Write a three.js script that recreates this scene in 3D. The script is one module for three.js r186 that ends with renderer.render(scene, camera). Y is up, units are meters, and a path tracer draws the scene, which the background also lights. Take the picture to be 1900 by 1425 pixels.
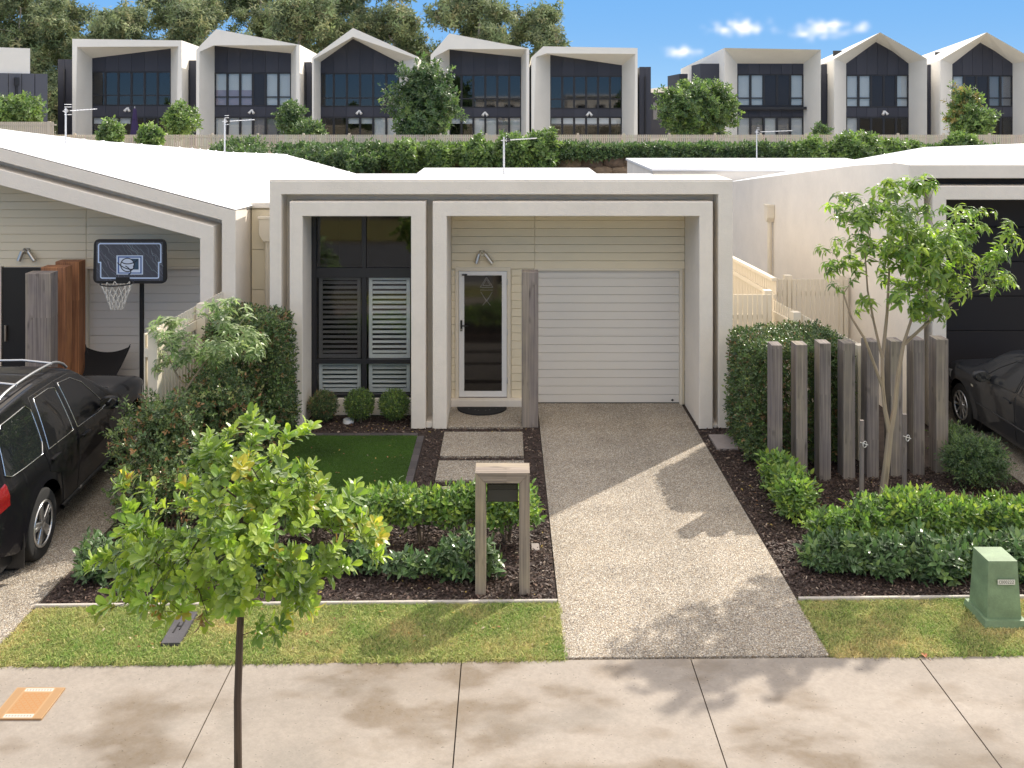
import * as THREE from 'three';
import { mergeGeometries, mergeVertices, toCreasedNormals } from 'three/addons/utils/BufferGeometryUtils.js';

// ---------------------------------------------------------------- camera, sky, sun, exposure
// Street-level drone view: level camera, lens shifted downwards (verticals stay vertical).
const W = 1900, HH = 1425, F = 1800, EYE = 4.66, CX = 940, HY = 200;
const scene = new THREE.Scene();
const camera = new THREE.PerspectiveCamera(2 * Math.atan(HH / 2 / F) * 180 / Math.PI, W / HH, 0.2, 3000);
camera.position.set(0, EYE, 0);
camera.lookAt(0, EYE, -10);
camera.setViewOffset(W, HH, W / 2 - CX, HH / 2 - HY, W, HH);
camera.updateProjectionMatrix();

const SUN_TO = new THREE.Vector3(0.98, 1.17, -1.08).normalize();
const EXPOSURE = 1.6;
function mulberry(a) { return () => { a |= 0; a = a + 0x6D2B79F5 | 0; let t = Math.imul(a ^ a >>> 15, 1 | a); t = t + Math.imul(t ^ t >>> 7, 61 | t) ^ t; return ((t ^ t >>> 14) >>> 0) / 4294967296; }; }
function makeNoise(seed, period) {            // tileable value noise
  const r = mulberry(seed), n = period, g = new Float32Array(n * n); for (let i = 0; i < n * n; i++) g[i] = r();
  return (x, y) => { const xi = Math.floor(x), yi = Math.floor(y); let fx = x - xi, fy = y - yi; fx = fx * fx * (3 - 2 * fx); fy = fy * fy * (3 - 2 * fy);
    const a = ((xi % n) + n) % n, b = ((yi % n) + n) % n, a1 = (a + 1) % n, b1 = (b + 1) % n;
    return (g[b * n + a] * (1 - fx) + g[b * n + a1] * fx) * (1 - fy) + (g[b1 * n + a] * (1 - fx) + g[b1 * n + a1] * fx) * fy; };
}
const noiseA = makeNoise(11, 64), noiseB = makeNoise(23, 128);
function fbm(x, y, o = 5, n = noiseA) { let s = 0, a = 0.5, t = 0; for (let i = 0; i < o; i++) { s += a * n(x + i * 17.3, y + i * 9.1); t += a; a *= 0.5; x *= 2; y *= 2; } return s / t; }
function fbmT(x, y, p, o = 5) { let s = 0, a = 0.5, t = 0, k = 1; for (let i = 0; i < o; i++) { const n = noisesT[p * k] ??= makeNoise(101 + p * k, p * k); s += a * n(x * k, y * k); t += a; a *= 0.5; k *= 2; } return s / t; }
const noisesT = {};
const sm = (a, b, x) => { x = Math.min(1, Math.max(0, (x - a) / (b - a))); return x * x * (3 - 2 * x); };

{ // sky: clear blue paling to the horizon, unseen warm cloud cover added overhead to brighten the shade
  const w = 2048, h = 1024, data = new Float32Array(w * h * 4);
  // small clouds seen over the roofs: azimuth (deg right of view axis), elevation, half sizes
  const deg = 180 / Math.PI, puffs = [[1380, 57, 52, 20], [1520, 63, 46, 19], [1545, 55, 26, 10], [1268, 99, 29, 13], [1600, 60, 14, 9], [1345, 60, 24, 10], [1490, 70, 22, 10]]
    .map(([x, y, a, b]) => [Math.atan((x - CX) / F) * deg, Math.atan((HY - y) / F) * deg, a / F * deg, b / F * deg]);
  for (let j = 0; j < h; j++) {
    const el = (j + 0.5) / h * 180 - 90;
    for (let i = 0; i < w; i++) {
      const az = (i + 0.5) / w * 360 - 180 + 90, k = (j * w + i) * 4;     // az 0 = view direction (-z), positive to the right
      const e = Math.max(0, el), t = 1 - Math.exp(-e / 3.6), t2 = 1 - Math.exp(-e / 40);
      let r = 0.46 + (0.13 - 0.46) * t, g = 0.73 + (0.43 - 0.73) * t, b = 0.99 + (0.92 - 0.99) * t;
      r += t2 * 0.16; g += t2 * 0.10; b += t2 * 0.02;
      let a = ((az + 540) % 360) - 180, c = 0;
      if (el > -1) {
        for (const [pa, pe, ha, hb] of puffs) { const dx = (a - pa) / ha, dy = (el - pe) / hb; if (Math.abs(dx) < 1.7 && Math.abs(dy) < 1.7) { const n = fbm(a * 3.1 + 7, el * 4.3, 5, noiseB), n2 = fbm(a * 0.9 + 3, el * 1.3, 3); c = Math.max(c, sm(-0.15, 1.25, 0.98 - Math.hypot(dx, dy * (dy < 0 ? 1.25 : 1)) + (n - 0.5) * 1.5 + (n2 - 0.5) * 0.5)); } }
        const sc = 3.4 / Math.sin((e + 9) / deg), ca = Math.cos(a / deg) * sc, sa = Math.sin(a / deg) * sc;
        c = Math.max(c * 0.62, sm(19, 29, e) * 0.97 * sm(0.27, 0.52, fbm(ca + 30, sa + 30, 6)));
      }
      const cl = [2.3, 1.98, 1.62];
      data[k] = (r + (cl[0] - r) * c) / EXPOSURE; data[k + 1] = (g + (cl[1] - g) * c) / EXPOSURE; data[k + 2] = (b + (cl[2] - b) * c) / EXPOSURE; data[k + 3] = 1;
    }
  }
  const sky = new THREE.DataTexture(data, w, h, THREE.RGBAFormat, THREE.FloatType);
  sky.mapping = THREE.EquirectangularReflectionMapping; sky.magFilter = sky.minFilter = THREE.LinearFilter; sky.needsUpdate = true;
  scene.background = sky; scene.environment = sky;
}
const sun = new THREE.DirectionalLight(new THREE.Color(1, 0.92, 0.80), 3.5);
sun.position.copy(SUN_TO).multiplyScalar(60).add(new THREE.Vector3(0, 0, -14)); sun.target.position.set(0, 0, -14);
sun.castShadow = true; sun.shadow.radius = 1.4; sun.shadow.mapSize.set(4096, 4096);
Object.assign(sun.shadow.camera, { left: -45, right: 45, top: 60, bottom: -30, near: 1, far: 200 });
sun.name = 'sun'; scene.add(sun, sun.target);
const renderer = new THREE.WebGLRenderer({ antialias: true });
renderer.toneMapping = THREE.LinearToneMapping; renderer.toneMappingExposure = EXPOSURE;
renderer.shadowMap.enabled = true; renderer.shadowMap.type = THREE.PCFSoftShadowMap;

// ---------------------------------------------------------------- helpers
const R = mulberry(4711), rr = (a, b) => a + (b - a) * R(), V = (x, y, z) => new THREE.Vector3(x, y, z);
const at = (x, y, d) => V((x - CX) * d / F, EYE - (y - HY) * d / F, -d);      // a photo pixel at a known depth
const dg = y => F * EYE / (y - HY);                                          // depth of the level ground under a pixel row
const gx = (x, y) => (x - CX) * dg(y) / F;
const taken = {};
function reg(o, name) { const n = taken[name] = (taken[name] ?? -1) + 1; o.name = n ? name + '_' + String(n).padStart(3, '0') : name; return o; }
function info(o, label, category, group, kind) { if (label) o.userData.label = label; if (category) o.userData.category = category; if (group) o.userData.group = group; if (kind) o.userData.kind = kind; return o; }
function thing(name, label, category, base, group) { const g = reg(new THREE.Group(), name); g.position.copy(base); scene.add(g); return info(g, label, category, group); }
function origin(o) { const v = V(0, 0, 0); for (let p = o; p && p !== scene; p = p.parent) v.add(p.position); return v; }
function uvBox(g, s = 1) {                     // uv in metres by the way a face points
  const p = g.attributes.position, n = g.attributes.normal, uv = new Float32Array(p.count * 2);
  for (let i = 0; i < p.count; i++) { const ax = Math.abs(n.getX(i)), ay = Math.abs(n.getY(i)), az = Math.abs(n.getZ(i));
    const [u, v] = ay >= ax && ay >= az ? [p.getX(i), p.getZ(i)] : ax >= az ? [p.getZ(i), p.getY(i)] : [p.getX(i), p.getY(i)]; uv[i * 2] = u * s; uv[i * 2 + 1] = v * s; }
  g.setAttribute('uv', new THREE.BufferAttribute(uv, 2)); return g;
}
const flat = gs => { const a = gs.map(g => { const n = g.index ? g.toNonIndexed() : g; for (const k of Object.keys(n.attributes)) if (!['position', 'normal', 'uv'].includes(k)) n.deleteAttribute(k); if (!n.attributes.uv) uvBox(n); if (!n.attributes.normal) n.computeVertexNormals(); return n; }); return a.length === 1 ? a[0] : mergeGeometries(a); };
// part(): geometry given in world metres, or local when local = true
function part(parent, name, geo, mat, { label, local, kind, uv = true } = {}) {
  let g = Array.isArray(geo) ? flat(geo) : geo;
  if (!local) { if (uv === true && !g.userData.keepUV) uvBox(g); const o = origin(parent); g.translate(-o.x, -o.y, -o.z); }
  const m = new THREE.Mesh(g, mat); m.name = name; if (label) m.userData.label = label; if (kind) m.userData.kind = kind; parent.add(m); return m;
}
function solo(name, geo, mat, label, category, base, group) {      // a thing that is a single mesh
  let g = Array.isArray(geo) ? flat(geo) : geo; if (!g.userData.keepUV) uvBox(g); g.translate(-base.x, -base.y, -base.z);
  const m = reg(new THREE.Mesh(g, mat), name); m.position.copy(base); scene.add(m); return info(m, label, category, group);
}
function setting(name, geo, mat, keep) { let g = Array.isArray(geo) ? flat(geo) : geo; if (!keep) uvBox(g); const m = reg(new THREE.Mesh(g, mat), name); m.userData.kind = 'structure'; scene.add(m); return m; }
// chamfered box between depths d0 < d1
function bx(x0, x1, y0, y1, d0, d1, c = 0) {
  const w = x1 - x0, h = y1 - y0, t = d1 - d0; let g;
  if (!c) g = new THREE.BoxGeometry(w, h, t);
  else { c = Math.min(c, w / 2.01, h / 2.01, t / 2.01); const s = new THREE.Shape([new THREE.Vector2(-w / 2 + c, -h / 2 + c), new THREE.Vector2(w / 2 - c, -h / 2 + c), new THREE.Vector2(w / 2 - c, h / 2 - c), new THREE.Vector2(-w / 2 + c, h / 2 - c)]);
    g = new THREE.ExtrudeGeometry(s, { depth: t - 2 * c, bevelEnabled: true, bevelThickness: c, bevelSize: c, bevelSegments: 1, steps: 1 }); g.translate(0, 0, -t / 2 + c); }
  g.translate((x0 + x1) / 2, (y0 + y1) / 2, -(d0 + d1) / 2); return g;
}
function extr(pts, d0, d1, holes = [], c = 0) {       // polygon in x, y given depth from d0 to d1
  const s = new THREE.Shape(pts.map(p => new THREE.Vector2(p[0], p[1]))); for (const h of holes) s.holes.push(new THREE.Path(h.map(p => new THREE.Vector2(p[0], p[1]))));
  const g = new THREE.ExtrudeGeometry(s, { depth: d1 - d0 - 2 * c, bevelEnabled: c > 0, bevelThickness: c, bevelSize: c, bevelOffset: -c, bevelSegments: 1, steps: 1 }); g.translate(0, 0, -d1 + c); return g;
}
function quad(a, b, c, d) { const g = new THREE.BufferGeometry(); g.setAttribute('position', new THREE.BufferAttribute(new Float32Array([a, b, c, a, c, d].flatMap(v => [v.x, v.y, v.z])), 3)); g.computeVertexNormals(); return g; }
function plate(x0, x1, d0, d1, y, t = 0.05) { return bx(x0, x1, y - t, y, d0, d1); }
function cyl(a, b, r0, r1 = r0, n = 10, caps = true) { const d = b.clone().sub(a), g = new THREE.CylinderGeometry(r1, r0, d.length(), n, 1, !caps); g.applyQuaternion(new THREE.Quaternion().setFromUnitVectors(V(0, 1, 0), d.clone().normalize())); const m = a.clone().add(b).multiplyScalar(0.5); g.translate(m.x, m.y, m.z); return g; }
function tubeAlong(pts, radii, n = 6) {
  const N = pts.length, P = new Float32Array(N * (n + 1) * 3), Nn = new Float32Array(N * (n + 1) * 3), UV = new Float32Array(N * (n + 1) * 2), idx = []; let u = V(1, 0, 0), len = 0;
  for (let i = 0; i < N; i++) {
    const t = pts[Math.min(N - 1, i + 1)].clone().sub(pts[Math.max(0, i - 1)]).normalize(); if (i) len += pts[i].distanceTo(pts[i - 1]);
    u = u.clone().sub(t.clone().multiplyScalar(u.dot(t))); if (u.lengthSq() < 1e-6) u = V(0, 0, 1).sub(t.clone().multiplyScalar(t.z)); u.normalize(); const w = t.clone().cross(u), r = radii[i] ?? radii[radii.length - 1];
    for (let k = 0; k <= n; k++) { const a = k / n * Math.PI * 2, q = u.clone().multiplyScalar(Math.cos(a)).add(w.clone().multiplyScalar(Math.sin(a))), o = (i * (n + 1) + k); P.set([pts[i].x + q.x * r, pts[i].y + q.y * r, pts[i].z + q.z * r], o * 3); Nn.set([q.x, q.y, q.z], o * 3); UV.set([k / n * 0.3, len], o * 2); }
    if (i) for (let k = 0; k < n; k++) { const a = (i - 1) * (n + 1) + k, b = a + n + 1; idx.push(a, a + 1, b, b, a + 1, b + 1); }
  }
  const g = new THREE.BufferGeometry(); g.setAttribute('position', new THREE.BufferAttribute(P, 3)); g.setAttribute('normal', new THREE.BufferAttribute(Nn, 3)); g.setAttribute('uv', new THREE.BufferAttribute(UV, 2)); g.setIndex(idx); g.userData.keepUV = true; return g;
}

// ---------------------------------------------------------------- textures and materials
function tex(w, h, fn, srgb, rep) { const a = new Uint8Array(w * h * 4); for (let j = 0; j < h; j++) for (let i = 0; i < w; i++) { const c = fn(i / w, j / h, i, j), k = (j * w + i) * 4; a[k] = c[0]; a[k + 1] = c[1]; a[k + 2] = c[2]; a[k + 3] = 255; }
  const t = new THREE.DataTexture(a, w, h, THREE.RGBAFormat); t.wrapS = t.wrapT = THREE.RepeatWrapping; t.magFilter = THREE.LinearFilter; t.minFilter = THREE.LinearMipmapLinearFilter; t.generateMipmaps = true; if (srgb) t.colorSpace = THREE.SRGBColorSpace; if (rep) t.repeat.set(...rep); t.needsUpdate = true; return t; }
const S = v => Math.max(0, Math.min(255, Math.round(255 * (v <= 0.0031308 ? v * 12.92 : 1.055 * Math.pow(v, 1 / 2.4) - 0.055))));
const lin = (r, g, b) => new THREE.Color().setRGB(r, g, b);
function mat(c, o = {}) { const { phys, ...rest } = o; return new (phys ? THREE.MeshPhysicalMaterial : THREE.MeshStandardMaterial)({ color: c, roughness: 0.85, ...rest }); }

// exposed aggregate: pebbles of many colours set in cement
const aggCells = (() => { const n = 150, r = mulberry(77), p = []; for (let i = 0; i < n * n; i++) { const t = r(), v = 0.75 + 0.5 * r(); const c = t < 0.30 ? [0.50, 0.45, 0.38] : t < 0.5 ? [0.36, 0.28, 0.20] : t < 0.66 ? [0.16, 0.14, 0.13] : t < 0.86 ? [0.72, 0.68, 0.62] : [0.40, 0.38, 0.37]; p.push([r(), r(), 0.5 + 0.5 * r(), c.map(x => x * v)]); } return { n, p }; })();
const aggRGB = [], aggH = [];
const aggTex = tex(1024, 1024, (u, v) => { const { n, p } = aggCells, x = u * n, y = v * n, xi = Math.floor(x), yi = Math.floor(y); let b = 9, c = null;
  for (let dy = -1; dy <= 1; dy++) for (let dx = -1; dx <= 1; dx++) { const q = p[((yi + dy + n) % n) * n + (xi + dx + n) % n], ex = xi + dx + q[0] - x, ey = yi + dy + q[1] - y, d = (ex * ex + ey * ey) / (q[2] * q[2]); if (d < b) { b = d; c = q[3]; } }
  const m = sm(0.30, 0.75, b), k = fbmT(u * 4, v * 4, 4, 4) * 0.5 + 0.75, cem = [0.40, 0.36, 0.31]; aggH.push(1 - m); return c.map((q, i) => S((q * (1 - m) + cem[i] * m) * k * [0.80, 0.775, 0.725][i])); }, true);
const aggBump = tex(1024, 1024, (u, v, i, j) => { const q = 255 * aggH[j * 1024 + i]; return [q, q, q]; });
for (const t of [aggTex, aggBump]) t.repeat.set(1 / 1.5, 1 / 1.5);
const grain = tex(512, 512, (u, v) => { const q = 255 * (0.6 * fbmT(u * 64, v * 64, 64, 3) + 0.4 * fbmT(u * 8, v * 8, 8, 4)); return [q, q, q]; }, false, [1.6, 1.6]);
const mottle = (c, amp, per = 4, rep = 0.5, seed = 0) => tex(512, 512, (u, v) => { const n = 1 + amp * (fbmT(u * per, v * per, per, 6) - 0.5) * 2 + amp * 0.4 * (fbmT(u * 64, v * 64, 64, 2) - 0.5) + seed * 0; return c.map(q => S(q * n)); }, true, [rep, rep]);
const woodTex = (base, amp, seed) => tex(256, 1024, (u, v) => { const w = u + 0.025 * fbmT(u * 4, v * 4 + seed, 4, 3), s = fbmT(w * 32, v * 2, 32, 3), f = fbmT(w * 128, v * 4, 128, 2), m = fbmT(u * 2 + 0.3, v * 4, 4, 4); let q = 1 + amp * ((s - 0.5) * 1.5 + (f - 0.5) * 0.9 + (m - 0.5) * 1.1); const kn = fbmT(u * 8, v * 8, 8, 2); if (kn > 0.74) q *= 1 - (kn - 0.74) * 3; return base.map((b, i) => S(b * q * (1 + (m - 0.5) * (i === 2 ? -0.25 : 0.1)))); }, true, [2.2, 0.6]);
const woodBump = tex(256, 512, (u, v) => { const q = 255 * (0.6 * fbmT(u * 64, v * 2, 64, 3) + 0.4 * fbmT(u * 128, v * 4, 128, 2)); return [q, q, q]; }, false, [2.2, 0.6]);
const M = {};
M.render = mat(0xffffff, { map: mottle([0.83, 0.77, 0.685], 0.07, 8, 0.35), bumpMap: grain, bumpScale: 0.004, roughness: 0.9 });
M.recess = M.render;
M.clad = [0, 1, 2].map(k => mat(lin(0.82 + k * 0.012, 0.73 + k * 0.01, 0.545 + k * 0.01), { bumpMap: grain, bumpScale: 0.001, roughness: 0.75 }));
M.clad.back = M.clad[0];
M.cream = mat(lin(0.78, 0.71, 0.58), { roughness: 0.6 });
M.picket = mat(lin(0.80, 0.73, 0.60), { roughness: 0.65, bumpMap: grain, bumpScale: 0.0008 });
M.roof = mat(lin(0.80, 0.81, 0.83), { roughness: 0.5 });
M.garage = [0, 1].map(k => mat(lin(0.74 + k * 0.012, 0.71 + k * 0.012, 0.66 + k * 0.01), { roughness: 0.55 }));
M.white = mat(lin(0.82, 0.82, 0.82), { roughness: 0.4 });
M.darkFrame = mat(lin(0.022, 0.022, 0.027), { roughness: 0.45 });
M.navy = [0, 1, 2].map(k => mat(lin(0.040 + k * 0.005, 0.043 + k * 0.005, 0.062 + k * 0.006), { roughness: 0.6, bumpMap: grain, bumpScale: 0.001 }));
M.room = mat(lin(0.05, 0.048, 0.046)); M.blind = mat(lin(0.62, 0.64, 0.66), { roughness: 0.9 }); M.blindGrey = mat(lin(0.20, 0.20, 0.22)); M.curtain = mat(lin(0.34, 0.28, 0.36));
M.glass = mat(lin(0.92, 0.94, 0.95), { phys: 1, transmission: 1, thickness: 0, roughness: 0.02, ior: 1.52 });
M.tint = mat(lin(0.50, 0.53, 0.58), { phys: 1, transmission: 1, thickness: 0, roughness: 0.03, ior: 1.65 });
M.screen = mat(lin(0.62, 0.62, 0.63), { phys: 1, transmission: 1, thickness: 0, roughness: 0.08, ior: 1.4 });
M.louvre = mat(lin(0.80, 0.80, 0.76), { roughness: 0.45 });
M.agg = mat(0xffffff, { map: aggTex, bumpMap: aggBump, bumpScale: 0.004, roughness: 0.8 });
M.woodGrey = [1, 2, 3].map(k => mat(0xffffff, { map: woodTex([0.225 + k * 0.012, 0.195 + k * 0.01, 0.175 + k * 0.008], 0.6, k), bumpMap: woodBump, bumpScale: 0.004, roughness: 0.9 }));
M.woodWarm = mat(0xffffff, { map: woodTex([0.28, 0.235, 0.19], 0.55, 5), bumpMap: woodBump, bumpScale: 0.004, roughness: 0.85 });
M.woodRed = mat(0xffffff, { map: woodTex([0.36, 0.16, 0.075], 0.7, 6), bumpMap: woodBump, bumpScale: 0.004, roughness: 0.8 });
M.steel = mat(lin(0.55, 0.52, 0.47), { metalness: 0.9, roughness: 0.3 });
M.galv = mat(lin(0.62, 0.63, 0.64), { metalness: 0.6, roughness: 0.45 });
M.black = mat(lin(0.012, 0.012, 0.013), { roughness: 0.5 });
M.soil = mat(0xffffff, { map: mottle([0.05, 0.036, 0.03], 0.5, 16, 1), roughness: 1 });
// ---------------------------------------------------------------- ground, paving, road
const TILT = 0.0185;                                       // the street runs a degree off the house fronts
const shear = g => { const p = g.attributes.position; for (let i = 0; i < p.count; i++) p.setZ(i, p.getZ(i) - TILT * p.getX(i)); return g; };
const ST = (x, d) => d + TILT * x;
{
  const groundTex = mottle([0.10, 0.085, 0.06], 0.4, 16, 0.2);
  setting('ground', plate(-700, 700, -400, 1600, -0.09, 0.4), mat(0xffffff, { map: groundTex, roughness: 1 }));
  const roadTex = tex(512, 512, (u, v) => { const n = 0.11 * (0.7 + 0.6 * fbmT(u * 8, v * 8, 8, 5)) * (0.7 + 0.6 * fbmT(u * 128, v * 128, 128, 2)); return [S(n), S(n), S(n * 1.03)]; }, true, [0.5, 0.5]);
  setting('road', shear(plate(-60, 60, -4, 4.6, -0.075, 0.1)), mat(0xffffff, { map: roadTex, roughness: 0.9 }));
  setting('kerb', shear(bx(-60, 60, -0.08, 0.0, 4.62, 4.9, 0.03)), mat(0xffffff, { map: mottle([0.42, 0.40, 0.37], 0.2, 8, 0.5), bumpMap: grain, bumpScale: 0.002 }));
}
const concTex = tex(2048, 512, (u, v) => {
  const x = u * 16, y = v * 2, big = fbm(x * 0.8 + 3, y * 1.5 + 8, 5), mid = fbm(x * 2.6 + 40, y * 4.2 + 2, 5, noiseB), st = fbm(x * 1.25 + 9.4, y * 2.1 + 31.7, 5, noiseB), fine = fbm(x * 30, y * 30, 3, noiseB), fi2 = fbm(x * 75 + 5, y * 75, 2, noiseB);
  const stain = sm(0.42, 0.66, st * 0.75 + mid * 0.25) * (0.35 + 0.65 * sm(0.34, 0.6, mid)) * (0.75 + 0.5 * fine), grey = sm(0.52, 0.7, fbm(x * 0.9 + 60, y * 1.2 + 4, 5)) * 0.35;
  const k = (0.86 + 0.28 * big) * (0.92 + 0.16 * mid) * (0.90 + 0.20 * fine) * (0.93 + 0.14 * fi2), spot = fi2 > 0.80 && fine > 0.62 ? 0.55 : 1;
  const c = [0.325, 0.285, 0.245], s = [0.155, 0.118, 0.08], gq = [0.2, 0.183, 0.16];
  return c.map((q, i) => S(((q * (1 - stain * 0.78) + s[i] * stain * 0.78) * (1 - grey) + gq[i] * grey) * k * spot));
}, true, [1 / 16, 1 / 2]); concTex.offset.set(0.5, 0.1);
M.conc = mat(0xffffff, { map: concTex, bumpMap: grain, bumpScale: 0.0015, roughness: 0.88 });
{ // footpath of separate slabs with open joints
  const path = reg(new THREE.Group(), 'footpath'); path.userData.kind = 'structure'; scene.add(path);
  part(path, 'bedding', shear(plate(-9.9, 11.1, 6.62, 8.16, -0.03, 0.05)), mat(lin(0.08, 0.065, 0.05)));
  const J = [-9.9, -8.06, -6.14, -4.22, -2.29, -0.38, 1.557, 3.495, 5.43, 7.36, 9.29, 11.1];
  for (let i = 0; i < J.length - 1; i++) part(path, 'slab', shear(uvBox(bx(J[i] + 0.005, J[i + 1] - 0.005, -0.07, 0.002 * ((i * 7) % 3 - 1) * 0.6, 6.6, 8.18, 0.006))), M.conc, { uv: false });
}
{ // driveways of exposed aggregate
  const drive = (name, x0, x1, d0, d1, kx = 0) => { const m = setting(name, uvBox(shear(bx(x0, x1, -0.08, 0.006, d0, d1, 0.005))), M.agg, true); return m; };
  drive('driveway_centre', 0.487, 2.745, 8.205, 15.29);
  drive('driveway_left', -7.4, -4.40, 8.2, 15.35);
  drive('driveway_right', 6.40, 9.6, 8.2, 16.2);
  setting('garden_bed', [plate(-4.40, 0.485, 9.0, 16.5, -0.012, 0.05), plate(2.745, 6.40, 9.0, 17.5, -0.012, 0.05), plate(9.6, 16, 9.0, 17, -0.012, 0.05), plate(-14, -7.4, 9, 17, -0.012, 0.05)], M.soil);
}
{ // concrete edging strips along the beds, verge soil
  const m = mat(0xffffff, { map: mottle([0.50, 0.46, 0.41], 0.25, 16, 0.7), bumpMap: grain, bumpScale: 0.002 });
  for (const [x0, x1] of [[-4.39, 0.478], [2.76, 6.39]]) { setting('bed_edging', shear(bx(x0, x1, -0.05, 0.035, 9.10, 9.135, 0.006)), m); }
  const vt = tex(512, 512, (u, v) => { const n = fbmT(u * 8, v * 8, 8, 5), m = fbmT(u * 64, v * 64, 64, 2); return [S((0.13 + 0.10 * n) * (0.6 + 0.8 * m)), S((0.125 + 0.06 * (1 - n)) * (0.6 + 0.8 * m)), S(0.045 * (0.6 + 0.8 * m))]; }, true, [0.8, 0.8]);
  M.verge = mat(0xffffff, { map: vt, roughness: 1 });
  setting('verge', [shear(plate(-4.38, 0.475, 8.2, 9.1, -0.008, 0.05)), shear(plate(2.765, 6.38, 8.2, 9.1, -0.008, 0.05)), shear(plate(-14, -7.42, 8.2, 9.1, -0.008, 0.05)), shear(plate(-20, 20, 4.92, 6.58, -0.012, 0.05))], M.verge);
}
// ---- instanced small stuff
const tmpO = new THREE.Object3D();
function instStuff(name, geo, material, n, place, { parent = scene, label, category, kind = 'stuff' } = {}) {
  const m = new THREE.InstancedMesh(geo, material, n), c = new THREE.Color(); let k = 0;
  for (let i = 0; i < n; i++) { tmpO.scale.set(1, 1, 1); tmpO.rotation.set(0, 0, 0); const r = place(tmpO, c, i); if (r === false) continue; tmpO.updateMatrix(); m.setMatrixAt(k, tmpO.matrix); m.setColorAt(k, c); k++; }
  m.count = k; m.instanceMatrix.needsUpdate = true; if (parent === scene) reg(m, name); else m.name = name; parent.add(m); if (kind) m.userData.kind = kind; if (label) m.userData.label = label; if (category) m.userData.category = category; return m;
}
function bladeTuft(n, h, w, spread, lean, seed) {
  const r = mulberry(seed), P = [], N = []; for (let i = 0; i < n; i++) { const a = r() * 6.283, x = (r() - 0.5) * spread, z = (r() - 0.5) * spread, hh = h * (0.6 + 0.6 * r()), l = lean * (0.3 + r()), c = Math.cos(a), s = Math.sin(a), b = r() * 6.283, lx = Math.cos(b) * l * hh, lz = Math.sin(b) * l * hh;
    P.push(x - c * w, 0, z - s * w, x + c * w, 0, z + s * w, x + lx * 0.4 + c * w * 0.7, hh * 0.6, z + lz * 0.4 + s * w * 0.7, x - c * w, 0, z - s * w, x + lx * 0.4 + c * w * 0.7, hh * 0.6, z + lz * 0.4 + s * w * 0.7, x + lx * 0.4 - c * w * 0.7, hh * 0.6, z + lz * 0.4 - s * w * 0.7, x + lx * 0.4 - c * w * 0.7, hh * 0.6, z + lz * 0.4 - s * w * 0.7, x + lx * 0.4 + c * w * 0.7, hh * 0.6, z + lz * 0.4 + s * w * 0.7, x + lx, hh * 0.9, z + lz); }
  const g = new THREE.BufferGeometry(); g.setAttribute('position', new THREE.BufferAttribute(new Float32Array(P), 3)); g.computeVertexNormals(); return g;
}
const leafy = (o = {}) => mat(0xffffff, { phys: 1, roughness: 1, transmission: 0.38, thickness: 0, clearcoat: 0.25, clearcoatRoughness: 0.35, side: THREE.DoubleSide, ...o });
M.grass = leafy({ transmission: 0.3, clearcoat: 0.0 });
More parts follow.
